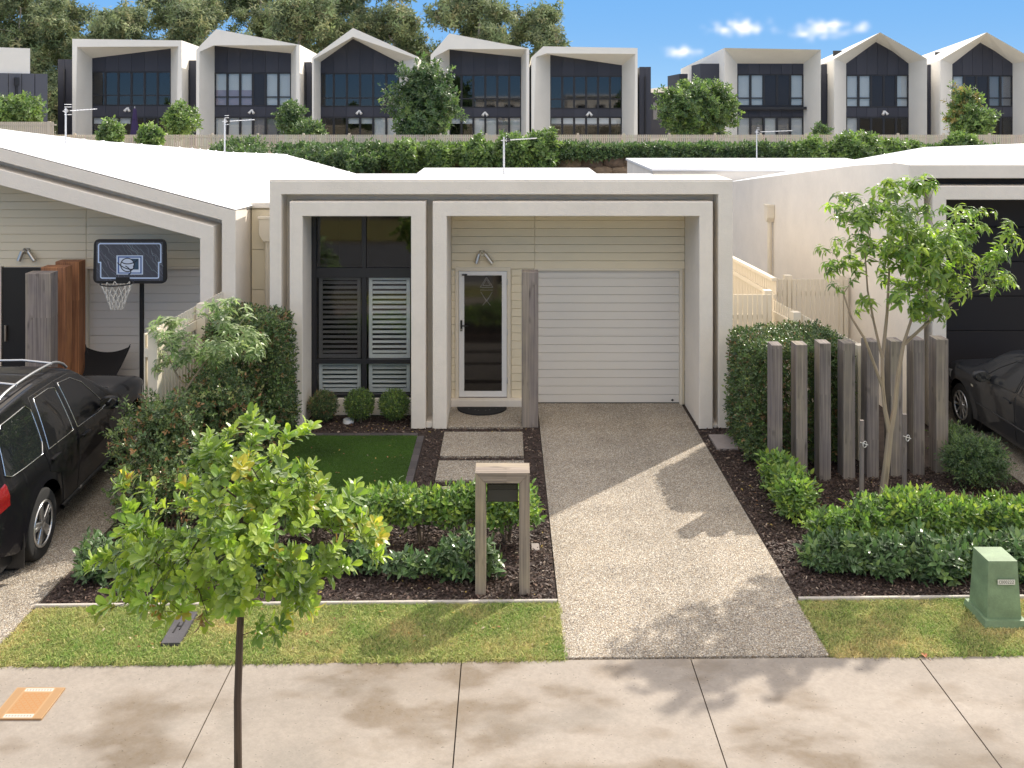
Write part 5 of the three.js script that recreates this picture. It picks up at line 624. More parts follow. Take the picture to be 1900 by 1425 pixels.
{ // small pale tree in the shrubs
  const d = 11.85, px = (x, y, dz = 0) => at(x, y, d + dz), base = V(px(326, 800).x, 0, -d), g = thing('small_tree', 'small open tree with pale drooping leaves among shrubs and picket fence', 'tree', base);
  const sc = d / F, L = (x, y, r, dz = 0, ky = 0.65) => ({ c: px(x, y, dz), r: [r * sc, r * sc * ky, r * sc] });
  const T = inLobes([L(310, 625, 45), L(345, 655, 40), L(440, 640, 55), L(420, 580, 40), L(400, 655, 45, 0.15), L(465, 655, 30), L(300, 670, 30)], 75, 0.5);
  const sk = skeleton([{ pts: [V(base.x, -0.05, -d), px(328, 820), px(333, 760), px(345, 722), px(360, 700), px(385, 665)], r: [0.024, 0.022, 0.019, 0.015, 0.012, 0.009] }, { from: 3, pts: [px(325, 690), px(312, 660)], r: [0.012, 0.009] }], T, { tip: 0.003, pow: 0.34, curve: 0.14 });
  part(g, 'trunk', sk.wood, M.barkPale, { uv: false });
  addLeaves(g, sk.tips, sprig(leafGeo(0.105, 0.032, { curl: 0.45 }), 7, 0.05, 1.2, 14, { droop: 0.3, top: false }), M.leafBright, PAL.pale, 4, { jitter: 0.08, center: px(380, 740), out: 0.5, up: 0.45, scale: [0.65, 1.1] });
}
// ---------------------------------------------------------------- the terrace behind: retaining wall, fence, townhouses, gum trees
const TY = 2.2;                                           // level of the upper terrace
setting('terrace', [bx(-70, 70, -0.1, TY, 47.3, 90), bx(-160, 160, -0.1, TY - 0.1, 90, 240)], mat(0xffffff, { map: mottle([0.42, 0.38, 0.30], 0.3, 16, 0.3), roughness: 1 }));
{ // boulders of the retaining wall
  const w = thing('boulder_wall', 'retaining wall of tan sandstone boulders below the terrace hedge', 'wall', V(0, 0, -47)), r = mulberry(21);
  const rock = (seed) => { const g0 = new THREE.IcosahedronGeometry(1, 3), p = g0.attributes.position, v = V(0, 0, 0), rs = mulberry(seed), a = rs() * 9, b = rs() * 9; for (let i = 0; i < p.count; i++) { v.fromBufferAttribute(p, i); const k = Math.pow(Math.pow(Math.abs(v.x), 4) + Math.pow(Math.abs(v.y), 4) + Math.pow(Math.abs(v.z), 4), -0.25), n = 1 + 0.35 * (fbm(v.x * 1.4 + a + v.z, v.y * 1.4 + b, 3) - 0.5); v.multiplyScalar(k * n); p.setXYZ(i, v.x, v.y, v.z); } g0.computeVertexNormals(); return uvBox(toCreasedNormals(mergeVertices((g0.deleteAttribute('uv'), g0.deleteAttribute('normal'), g0), 1e-4), 0.5)); };
  const R6 = [1, 2, 3, 4, 5, 6].map(rock), rm = [[0.34, 0.24, 0.14], [0.28, 0.20, 0.13], [0.38, 0.29, 0.18], [0.22, 0.15, 0.10]].map(c => mat(0xffffff, { map: mottle(c, 0.45, 8, 0.5), bumpMap: grain, bumpScale: 0.02, roughness: 0.95 }));
  for (let row = 0; row < 3; row++) for (let x = -8.5 + row * 0.4, k = 0; x < 9.5; k++) { const wd = 0.75 + 0.5 * r(), m = new THREE.Mesh(R6[(k * 5 + row) % 6], rm[(k * 3 + row + Math.floor(r() * 2)) % 4]); m.name = 'boulder'; m.scale.set(wd * 0.56, 0.36 + 0.06 * r(), 0.45); m.position.set(x + wd / 2, 0.80 + row * 0.64 + 0.06 * r(), 0.05 + 0.2 * r() - row * 0.12); m.rotation.set(0, r() * 0.5 - 0.25, (r() - 0.5) * 0.2); w.add(m); x += wd; }
}
{ // long picket fence on the terrace
  const d = 50, s = d / F; const f = thing('terrace_fence', 'long pale picket fence along the top of the terrace', 'fence', V(0, TY, -d)), y1 = EYE - (249 - HY) * s;
  const pm = mat(lin(0.62, 0.55, 0.45), { roughness: 0.8 }), pk = new THREE.BoxGeometry(0.075, y1 - TY - 0.05, 0.02);
  instStuff('pickets', pk, pm, 560, (o, c, i) => { o.position.set(-27 + i * 0.098, (y1 - TY) / 2, 0.03); c.setRGB(0.9 + 0.1 * R(), 0.9 + 0.1 * R(), 0.9 + 0.1 * R()); }, { parent: f });
  for (const y of [0.25, y1 - TY - 0.16]) part(f, 'rail', new THREE.BoxGeometry(55, 0.07, 0.04).translate(0.4, y, 0), pm, { local: true }); for (let i = 0; i < 24; i++) part(f, 'post', new THREE.BoxGeometry(0.1, y1 - TY + 0.05, 0.1).translate(-27 + i * 2.36, (y1 - TY + 0.05) / 2, -0.07), pm, { local: true });
  const f2 = thing('terrace_fence', 'short raised picket fence before the seamed grey building', 'fence', V(-25.2, TY, -49)), a = (226 - HY) * 49 / F, yy = EYE - a - TY; instStuff('pickets', new THREE.BoxGeometry(0.075, yy, 0.02), pm, 52, (o, c, i) => { o.position.set(-2.8 + i * 0.1, yy / 2, 0.03); c.setRGB(0.95, 0.95, 0.95); }, { parent: f2 }); for (const y of [0.3, yy - 0.15]) part(f2, 'rail', new THREE.BoxGeometry(5.3, 0.07, 0.04).translate(-0.2, y, 0), pm, { local: true }); part(f2, 'post', new THREE.BoxGeometry(0.14, yy + 0.05, 0.14).translate(2.1, yy / 2, 0), pm, { local: true });
}
// ---- townhouses: splayed picture-frame fronts
const DP = 62, DQ = 64, pP = (x, y) => [(x - CX) * DP / F, EYE - (y - HY) * DP / F], pQ = (x, y) => [(x - CX) * DQ / F, EYE - (y - HY) * DQ / F];
M.thFrame = mat(0xffffff, { map: mottle([0.88, 0.855, 0.80], 0.04, 8, 0.2), roughness: 0.9 }); M.thDark = M.navy[0];
function ring(A, da, B, db) { const P = []; for (let i = 0; i < A.length - 1; i++) { const a = V(A[i][0], A[i][1], -da), b = V(A[i + 1][0], A[i + 1][1], -da), c = V(B[i + 1][0], B[i + 1][1], -db), d = V(B[i][0], B[i][1], -db); for (const v of [a, b, c, a, c, d]) P.push(v.x, v.y, v.z); } const g = new THREE.BufferGeometry(); g.setAttribute('position', new THREE.BufferAttribute(new Float32Array(P), 3)); g.computeVertexNormals(); return g; }
function townhouse(label, { front, mid, open, upper, lower, uy = [133, 196, 177], ly = [217, 252], wedge, light, beam, roofDrop = 0.6 }) {
  const x0 = Math.min(...front.map(p => p[0])), x1 = Math.max(...front.map(p => p[0])), h = thing('townhouse', label, 'townhouse', V((pP(x0, 0)[0] + pP(x1, 0)[0]) / 2, TY, -DP), 'two-storey townhouses on the terrace');
  const down = (A, f) => { const B = A.map(p => f(...p)); B[0][1] = TY; B[B.length - 1][1] = TY; return B; }, A = down(front, pP), Q = down(open, pQ), Mi = mid ? down(mid, pP) : null;
  const fr = part(h, 'frame', Mi ? [ring(A, DP, Mi, DP + 0.01), ring(Mi, DP + 0.01, Q, DQ)] : [ring(A, DP, Q, DQ)], M.thFrame, {});
  const back = A.map((p, i) => [p[0], i && i < A.length - 1 ? p[1] - roofDrop : p[1]]);
  part(h, 'shell', ring(back, DP + 12, A, DP), M.thFrame); part(h, 'rear_wall', bx(A[0][0] + 0.1, A[A.length - 1][0] - 0.1, TY, TY + 4.5, DP + 11.8, DP + 12), M.thFrame);
  const ql = Q[0][0], qr = Q[Q.length - 1][0], topY = x => { for (let i = 1; i < Q.length - 2; i++) if (x <= Q[i + 1][0] + 1e-6) { const t = (x - Q[i][0]) / (Q[i + 1][0] - Q[i][0] || 1); return Q[i][1] + t * (Q[i + 1][1] - Q[i][1]); } return Q[Q.length - 2][1]; };
  const Y = y => EYE - (y - HY) * DQ / F, u0 = Y(uy[1]), u1 = Y(uy[0]), ut = Y(uy[2]), l1 = Y(ly[0]);
  // vertical cladding panels above, between and beside the windows
  const n = 6, cuts = []; for (let i = 0; i <= n; i++) cuts.push(ql + (qr - ql) * i / n);
  for (let i = 0; i < n; i++) { const a = cuts[i] + 0.008, b = cuts[i + 1] - 0.008, pts = [[a, u1 + 0.02], [b, u1 + 0.02], [b, topY(b)]]; for (const q of Q.slice(1, -1).reverse()) if (q[0] > a && q[0] < b) pts.push(q); pts.push([a, topY(a)]); part(h, 'panel', extr(pts, DQ + 0.01, DQ + 0.05), M.navy[(i * 2) % 3]); part(h, 'panel', bx(a, b, l1 + 0.02, u0 - 0.02, DQ + 0.01, DQ + 0.05), M.navy[(i * 2 + 1) % 3]); }
  part(h, 'wall', [extr([[ql, u1], [qr, u1], ...Q.slice(1, -1).reverse()], DQ + 0.06, DQ + 0.16), bx(ql, qr, l1, u0, DQ + 0.06, DQ + 0.16)], M.darkFrame);
  // windows
  const bayWin = (pat, y0, y1, tr) => { const k = pat.length; for (let i = 0; i < k; i++) { const a = ql + (qr - ql) * i / k, b = ql + (qr - ql) * (i + 1) / k, ch = pat[i]; const t = 0.07, bars = [bx(a, a + t, y0, y1, DQ + 0.0, DQ + 0.07), bx(b - t, b, y0, y1, DQ + 0.0, DQ + 0.07), bx(a + t, b - t, y1 - 0.07, y1, DQ + 0.0, DQ + 0.07), bx(a + t, b - t, y0, y0 + 0.07, DQ + 0.0, DQ + 0.07)];
      if (ch === 'D') { part(h, 'window', [...bars], M.darkFrame); part(h, 'panel', bx(a + t, b - t, y0 + 0.07, y1 - 0.07, DQ + 0.035, DQ + 0.05), mat(lin(0.022, 0.022, 0.03), { roughness: 0.25 })); continue; }
      if (tr) bars.push(bx(a + t, b - t, tr - 0.04, tr + 0.04, DQ + 0.0, DQ + 0.07)); const wn = part(h, 'window', bars, M.darkFrame);
      for (const [p, q] of tr ? [[y0 + 0.07, tr - 0.04], [tr + 0.04, y1 - 0.07]] : [[y0 + 0.07, y1 - 0.07]]) part(wn, 'pane', bx(a + t, b - t, p, q, DQ + 0.03, DQ + 0.04), ch === 'd' ? M.tint : M.glass);
      if (ch !== 'd') { const z = DQ + 0.14, lo = ch === 'h' ? y1 - 0.45 : y0; const mm = ch === 'g' ? M.blindGrey : M.blind; part(wn, 'blind', bx(a + t, b - t, lo, y1, z, z + 0.01), mm); if (ch === 'c') part(wn, 'curtain', bx(a + t, b - t, y0, y0 + (y1 - y0) * 0.48, z - 0.03, z - 0.02), M.curtain); } } };
  bayWin(upper, u0, u1, ut); bayWin(lower, TY + 0.05, l1, 0);
  part(h, 'room', [bx(ql, qr, TY, topY((ql + qr) / 2) - 0.5, DQ + 2.5, DQ + 2.6), bx(ql + 0.02, qr - 0.02, u0 - 0.5, u0 - 0.3, DQ + 0.2, DQ + 2.5), bx(ql - 0.1, ql, TY, u1, DQ + 0.2, DQ + 2.6), bx(qr, qr + 0.1, TY, u1, DQ + 0.2, DQ + 2.6), bx(ql, qr, u1 + 0.02, u1 + 0.1, DQ + 0.2, DQ + 2.6)], M.room);
  if (light) { const p = pQ(...light); const q = part(h, 'flood_light', [cyl(V(p[0] - 0.16, p[1] - 0.12, -DQ + 0.25), V(p[0] - 0.02, p[1] + 0.1, -DQ + 0.12), 0.09, 0.05), cyl(V(p[0] + 0.16, p[1] - 0.12, -DQ + 0.25), V(p[0] + 0.02, p[1] + 0.1, -DQ + 0.12), 0.09, 0.05), bx(p[0] - 0.06, p[0] + 0.06, p[1], p[1] + 0.14, DQ - 0.14, DQ + 0.01)], M.white); }
  if (beam) part(h, 'awning', bx(ql - 0.05, qr + 0.05, Y(beam) - 0.08, Y(beam) + 0.1, DQ - 0.5, DQ + 0.0), M.darkFrame);
  return h;
}
townhouse('flat-topped townhouse with white splayed frame, beside the purple umbrella', { front: [[134, 250], [134, 72], [337, 75], [337, 250]], mid: [[139, 250], [143, 87], [331, 86], [326, 250]], open: [[171, 250], [171, 108], [317, 90], [317, 250]], upper: 'dddddd', lower: 'hhhddd', light: [238, 203] });
townhouse('townhouse with off-centre peaked frame and pale window blinds', { front: [[364, 250], [364, 92], [401, 54], [556, 83], [556, 250]], mid: [[369, 250], [370, 96], [397, 84], [550, 84], [549, 250]], open: [[398, 250], [398, 85], [399, 85], [540, 99], [540, 250]], upper: 'cccDbb', lower: 'bbbggb', uy: [135, 197, 180], light: [468, 207] });
townhouse('symmetrical gabled townhouse with dark glazing, beside the bushy dark green tree', { front: [[579, 250], [579, 107], [655, 52], [775, 105], [775, 250]], mid: [[582, 250], [582, 110], [655, 68], [772, 108], [771, 250]], open: [[595, 250], [595, 115], [655, 72], [741, 116], [741, 250]], upper: 'dddddd', lower: 'ddhhbb', uy: [136, 198, 182], light: [667, 208] });
townhouse('townhouse with off-centre peaked frame and all dark upper windows', { front: [[799, 250], [799, 102], [834, 62], [982, 90], [982, 250]], mid: [[804, 250], [805, 106], [833, 91], [977, 91], [976, 250]], open: [[834, 250], [834, 92], [835, 92], [967, 106], [967, 250]], upper: 'dddddd', lower: 'hhbbgb', uy: [139, 200, 183], light: [900, 211] });
townhouse('flat-topped townhouse with dark glazing, at the open end of the row', { front: [[986, 250], [986, 106], [1008, 86], [1183, 89], [1183, 250]], mid: [[990, 250], [994, 106], [1014, 99], [1179, 100], [1176, 250]], open: [[1021, 250], [1021, 102], [1022, 102], [1154, 121], [1154, 250]], upper: 'dddddd', lower: 'hhhhhh', uy: [141, 202, 184], light: [1093, 211] });
townhouse('flat-topped townhouse with blinds and a dark awning over the ground floor', { front: [[1344, 250], [1344, 89], [1523, 92], [1523, 250]], open: [[1368, 250], [1368, 118], [1491, 118], [1491, 250]], upper: 'bbDDb', lower: 'bgbgb', uy: [138, 197, 182], ly: [217, 252], beam: 201, roofDrop: 0.9 });
townhouse('gabled townhouse with pale blinds, next to the one with an awning', { front: [[1548, 250], [1548, 109], [1633, 60], [1720, 109], [1720, 250]], open: [[1570, 250], [1570, 118], [1629, 75], [1686, 118], [1686, 250]], upper: 'bbDDb', lower: 'bdddd', uy: [139, 199, 182], light: [1640, 209], roofDrop: 1.2 });
townhouse('gabled townhouse behind the flowering yellow-green shrub', { front: [[1745, 250], [1745, 111], [1831, 60], [1922, 112], [1922, 250]], open: [[1767, 250], [1767, 119], [1821, 77], [1879, 118], [1879, 250]], upper: 'bDDgg', lower: 'ddddd', uy: [140, 198, 182], roofDrop: 1.2 });
{ // dark link blocks between the townhouses
  const block = (x0, x1, y, label) => { const d = 63.4, s = d / F, b = thing('link_block', label, 'building', V((x0 + x1) / 2 * s - CX * s, TY, -d), 'dark link blocks between the townhouses'); const n = Math.max(1, Math.round((x1 - x0) / 12)), X = x => (x - CX) * s; part(b, 'wall', bx(X(x0) + 0.03, X(x1) - 0.03, TY, EYE - (y - HY) * s - 0.04, d + 0.04, d + 9), M.darkFrame); for (let i = 0; i < n; i++) part(b, 'panel', bx(X(x0 + (x1 - x0) * i / n) + 0.01, X(x0 + (x1 - x0) * (i + 1) / n) - 0.01, TY, EYE - (y - HY) * s, d, d + 0.038), M.navy[i % 3]); if (x1 - x0 > 15) part(b, 'downpipe', cyl(V(X((x0 + x1) / 2), TY, -d + 0.06), V(X((x0 + x1) / 2), EYE - (y + 18 - HY) * s, -d + 0.06), 0.05), M.darkFrame); };
  block(107, 134, 110, 'dark clad block beside the flat-topped townhouse with umbrella'); block(338, 364, 112, 'dark clad block between flat and peaked townhouses'); block(557, 578, 115, 'dark clad block between peaked and gabled townhouses'); block(776, 799, 118, 'dark clad block behind the bushy dark green tree'); block(983, 987, 121, 'dark clad sliver beside the open-ended townhouse'); block(1186, 1208, 124, 'dark clad block at the open end of the row'); block(1524, 1547, 119, 'dark clad block beside the awning townhouse'); block(1721, 1744, 120, 'dark clad block with downpipe between the twin gables');
}
{ // buildings seen at an angle: far left and between the two rows
  const g = thing('grey_building', 'white-topped building with dark standing-seam cladding seen at an angle', 'building', V(-31, TY, -58)), a = [-34.8, 55], b = [-28.4, 60], dx = b[0] - a[0], dd = b[1] - a[1], L = Math.hypot(dx, dd), ang = Math.atan2(dd, dx), put = (geo) => { geo.rotateY(ang); geo.translate(a[0], 0, -a[1]); return geo; };
  part(g, 'upper_wall', put(bx(0, L * 0.88, 4.5, 8.3, 0.05, 6)), M.thFrame); for (let i = 0; i < 11; i++) { if (i === 6) continue; const hi = i < 6 ? 7.35 - i * 0.04 : 6.75, m = part(g, 'panel', put(bx(i * L / 11 + 0.02, (i + 1) * L / 11 - 0.02, TY, hi, -0.12, 0.3)), mat(lin(0.10, 0.105, 0.13), { roughness: 0.5 })); } part(g, 'recess', put(bx(6 * L / 11, 7 * L / 11, TY, 4.6, 0.1, 0.4)), M.darkFrame);
  for (const f of [3.3, 8.6]) { part(g, 'rain_head', put(bx(f * L / 11 - 0.12, f * L / 11 + 0.12, 6.0, 6.5, -0.4, -0.13)), M.darkFrame); part(g, 'downpipe', put(bx(f * L / 11 - 0.06, f * L / 11 + 0.06, TY, 6.0, -0.28, -0.13)), M.darkFrame); }
  part(g, 'core', put(bx(0.05, L - 0.05, TY, 6.5, 0.32, 6)), M.darkFrame);
  // side of the awning townhouse stepping away, and a low house in the gap
  const s2 = thing('side_wing', 'dark side bays and pale parapet stepping back beside the round leafy tree', 'building', V(14.2, TY, -70)); const q = (x, d) => (x - CX) * d / F, yy = (y, d) => EYE - (y - HY) * d / F;
  part(s2, 'parapet', [ring([[q(1344, 62.05), yy(89, 62.05)], [q(1344, 62.05), yy(140, 62.05)]], 62.3, [[q(1263, 80), yy(128, 80)], [q(1263, 80), yy(165, 80)]], 80)], M.thFrame);
  for (const [x0, x1, da, db, y] of [[1283, 1338, 63.5, 66.5, 118], [1258, 1276, 69, 74, 137]]) { const xa = q(x0, db), xb = q(x1, da); part(s2, 'bay', bx(Math.min(xa, xb - 0.6) + 0.0, xb, TY, yy(y, da), da, db), M.navy[1]); part(s2, 'bay_window', bx(Math.min(xa, xb - 0.6) - 0.02, Math.min(xa, xb - 0.6) + 0.05, TY + 2.8, TY + 4.0, da + 1, da + 1.6), M.darkFrame); }
  const lo = thing('low_house', 'low dark building with pale sloping roof in the gap between the rows', 'building', V(q(1228, 80), TY, -80)); part(lo, 'wall', bx(q(1205, 80), q(1262, 80), TY, yy(172, 80), 80, 88), M.navy[0]); part(lo, 'roof', extr([[q(1204, 80), yy(172, 80)], [q(1264, 80), yy(170, 80)], [q(1264, 80), yy(157, 80)], [q(1204, 80), yy(165, 80)]], 79.6, 89), M.thFrame); part(lo, 'window', bx(q(1212, 80), q(1219, 80), yy(222, 80), yy(190, 80), 79.95, 80.0), M.blindGrey);
}
{ // terrace plants
  const tl = sprig(leafGeo(0.13, 0.06), 7, 0.16, 0.95, 31), tl2 = sprig(leafGeo(0.17, 0.09), 6, 0.16, 0.95, 32);
  const P = (name, label, cat, x, y0, y1, rx, d, n, pal, o = {}, group) => { const s = d / F, X = (x - CX) * s, yb = EYE - (y1 - HY) * s, yt = EYE - (y0 - HY) * s, c = V(X, (yb + yt) / 2, -d), g = thing(name, label, cat, V(X, Math.max(yb, 0), -d), group); bush(g, { c, r: [rx * s, (yt - yb) / 2, Math.min(rx * s, 1.6)], n, geo: o.geo ?? tl, m: M.leaf, pal, shell: o.shell ?? 0.5, lump: o.lump ?? 0.7, scale: [0.6, 1.45], stems: 0, seed: Math.round(x), flatBottom: false, box: o.box ?? 0 }); return g; };
  { const d = 47.0, s = d / F, X0 = (430 - CX) * s, X1 = (1930 - CX) * s, segs = 1; const g = thing('terrace_hedge', 'long dark green hedge spilling over the boulder wall', 'hedge', V((X0 + X1) / 2, 1.4, -d)); bush(g, { c: V((X0 + X1) / 2, EYE - (284 - HY) * s, -d), r: [(X1 - X0) / 2, 0.28, 0.55], box: 0.3, n: 26000, geo: tl, m: M.leaf, pal: PAL.ter, shell: 0.35, lump: 0.28, scale: [0.6, 1.2], stems: 0, seed: 9 }); }
  P('terrace_shrub', 'low dark shrubs against the picket fence beside the roof aerial', 'shrub', 440, 266, 300, 42, 48.5, 1600, PAL.ter);
  P('hanging_shrub', 'dark green shrubbery hanging low over the boulder wall, near the white roofs', 'shrub', 620, 278, 318, 110, 46.6, 6000, PAL.ter);
  [[748, 266, 322, 30, 'below the bushy dark tree'], [812, 270, 322, 26, 'second along, behind the roof vent pipe'], [893, 262, 322, 26, 'just beside the aerial mast'], [955, 255, 322, 30, 'behind the aerial boom'], [1005, 248, 322, 24, 'tallest, next to the bare boulders']].forEach(([x, a, b, r, w]) => x > 800 || x < 800 ? P('light_shrub', 'light green upright shrub before the boulder wall, ' + w, 'shrub', 640 + (x - 640) * 1.0, a, b, r, 46.0, 1700, PAL.terL, { geo: tl2 }, 'light shrubs before the boulder wall') : 0);
  [[1505, 262, 322, 32, 'beside the roof mast'], [1590, 255, 322, 42, 'before the twin gables'], [1665, 268, 312, 34, 'above the white corner roof'], [1780, 262, 285, 20, 'at the far end']].forEach(([x, a, b, r, w]) => P('light_shrub', 'light green shrub on the terrace edge, ' + w, 'shrub', x, a, b, r, 46.2, 1700, PAL.terL, { geo: tl2 }, 'light shrubs along the terrace edge'));
  P('broad_tree', 'bushy dark green tree between two townhouses', 'tree', 790, 132, 250, 50, 52.0, 4200, PAL.ter, { geo: tl2, shell: 1.2, lump: 1.7 }); P('broad_tree', 'lower skirt of dark foliage under the bushy tree at the fence', 'shrub', 780, 215, 275, 34, 51.0, 1600, PAL.ter, { geo: tl2, shell: 0.8, lump: 0.8 });
  P('round_tree', 'round leafy tree in the gap between the two rows', 'tree', 1293, 158, 248, 64, 54.0, 5200, PAL.terL.concat(PAL.ter), { geo: tl2, shell: 1.1, lump: 1.2 });
  P('garden_shrub', 'green and bronze shrubs before the seamed grey building', 'shrub', 30, 185, 240, 38, 51.5, 1700, PAL.terL, { geo: tl2, shell: 0.8, lump: 0.9 }); P('garden_shrub', 'pale green shrub before the flat-topped townhouse jamb', 'shrub', 336, 205, 252, 27, 52, 1400, PAL.terL, { geo: tl2, shell: 0.7, lump: 0.8 }); P('garden_shrub', 'dark conical shrub before the peaked townhouse', 'shrub', 540, 193, 250, 21, 53, 1500, PAL.ter, { shell: 0.6, lump: 0.6 }); P('garden_shrub', 'low green shrub at the foot of the dark conical shrub', 'shrub', 572, 235, 254, 26, 52, 900, PAL.ter);
  P('garden_shrub', 'bright shrub poking above the white roof edge, nearer the purple umbrella', 'shrub', 208, 236, 266, 18, 47.5, 800, PAL.terL, { geo: tl2 }); P('garden_shrub', 'bright shrub poking above the white roof edge, nearer the roof aerial', 'shrub', 281, 238, 270, 16, 47.5, 700, PAL.terL, { geo: tl2 });
  P('flowering_shrub', 'tall yellow-green shrub before the end gabled townhouse', 'shrub', 1788, 168, 250, 26, 53, 900, PAL.terL.concat([[0.34, 0.28, 0.06, 4]]), { geo: tl2, shell: 0.9, lump: 1.0 }); P('flowering_shrub', 'pale spreading shrub at the foot of the end gabled townhouse', 'shrub', 1815, 205, 250, 26, 52.5, 1200, PAL.terL, { geo: tl2, shell: 0.7, lump: 0.8 });
  P('garden_shrub', 'small dark shrub at the foot of the link block by the awning townhouse', 'shrub', 1522, 238, 254, 12, 52, 400, PAL.ter);
}
{ // garden umbrella, roof aerials
  const d = 60, X = (250 - CX) * d / F, g = thing('garden_umbrella', 'folded purple garden umbrella on the terrace', 'umbrella', V(X, TY, -d)); const pr = [[0.02, 2.45], [0.10, 2.3], [0.13, 1.9], [0.24, 0.9], [0.30, 0.35], [0.26, 0.3]].map(p => new THREE.Vector2(...p).setX(p[0])); const lg = new THREE.LatheGeometry(pr.reverse(), 16), p = lg.attributes.position; for (let i = 0; i < p.count; i++) { const a = Math.atan2(p.getZ(i), p.getX(i)), k = 1 + 0.14 * Math.cos(a * 8); p.setX(i, p.getX(i) * k); p.setZ(i, p.getZ(i) * k); } lg.computeVertexNormals(); part(g, 'canopy', lg, mat(lin(0.045, 0.03, 0.10), { roughness: 0.9 }), { local: true }); part(g, 'pole', cyl(V(0, 0, 0), V(0, 2.55, 0), 0.025), M.galv, { local: true }); part(g, 'tie', new THREE.TorusGeometry(0.15, 0.02, 6, 16).rotateX(Math.PI / 2).translate(0, 1.75, 0), mat(lin(0.03, 0.02, 0.07)), { local: true });
  const aerial = (x, yb, yt, d, xe, label, sgn = 1) => { const s = d / F, X = (x - CX) * s, b = EYE - (yb - HY) * s, t = EYE - (yt - HY) * s, g = thing('tv_aerial', label, 'aerial', V(X, b, -d), 'television aerials'); const wm = mat(lin(0.62, 0.63, 0.65), { metalness: 0.4, roughness: 0.4 }), len = (xe - x) * s; part(g, 'mast', cyl(V(X, b - 0.12, -d), V(X, t, -d), 0.016, 0.016, 8), wm); const bm = part(g, 'boom', cyl(V(X - 0.05, t - 0.06, -d), V(X + len, t - 0.02, -d), 0.010, 0.010, 6), wm); const n = 9; for (let i = 0; i < n; i++) { const xx = X + len * (0.12 + 0.85 * i / (n - 1)), yy2 = t - 0.055 + 0.035 * i / (n - 1); part(bm, 'element', cyl(V(xx, yy2, -d - 0.11 + 0.004 * i), V(xx, yy2, -d + 0.11 - 0.004 * i), 0.006, 0.006, 5), wm); } for (let i = 0; i < 5; i++) part(g, 'reflector', cyl(V(X + 0.04 * sgn, t - 0.12 + i * 0.045, -d - 0.14), V(X + 0.04 * sgn, t - 0.12 + i * 0.045, -d + 0.14), 0.006, 0.006, 5), wm); part(g, 'balun', bx(X + 0.05, X + 0.10, t - 0.09, t - 0.02, d - 0.03, d + 0.03, 0.006), M.black); };
  aerial(122, 254, 200, 17.2, 178, 'television aerial on the white roof, before the purple umbrella townhouse'); aerial(417, 283, 220, 19.6, 472, 'television aerial at the notch of the white roof'); aerial(935, 336, 254, 16.2, 996, 'television aerial on the middle house roof'); aerial(1404, 323, 241, 27.6, 1470, 'television aerial on the roof before the awning townhouse');
}
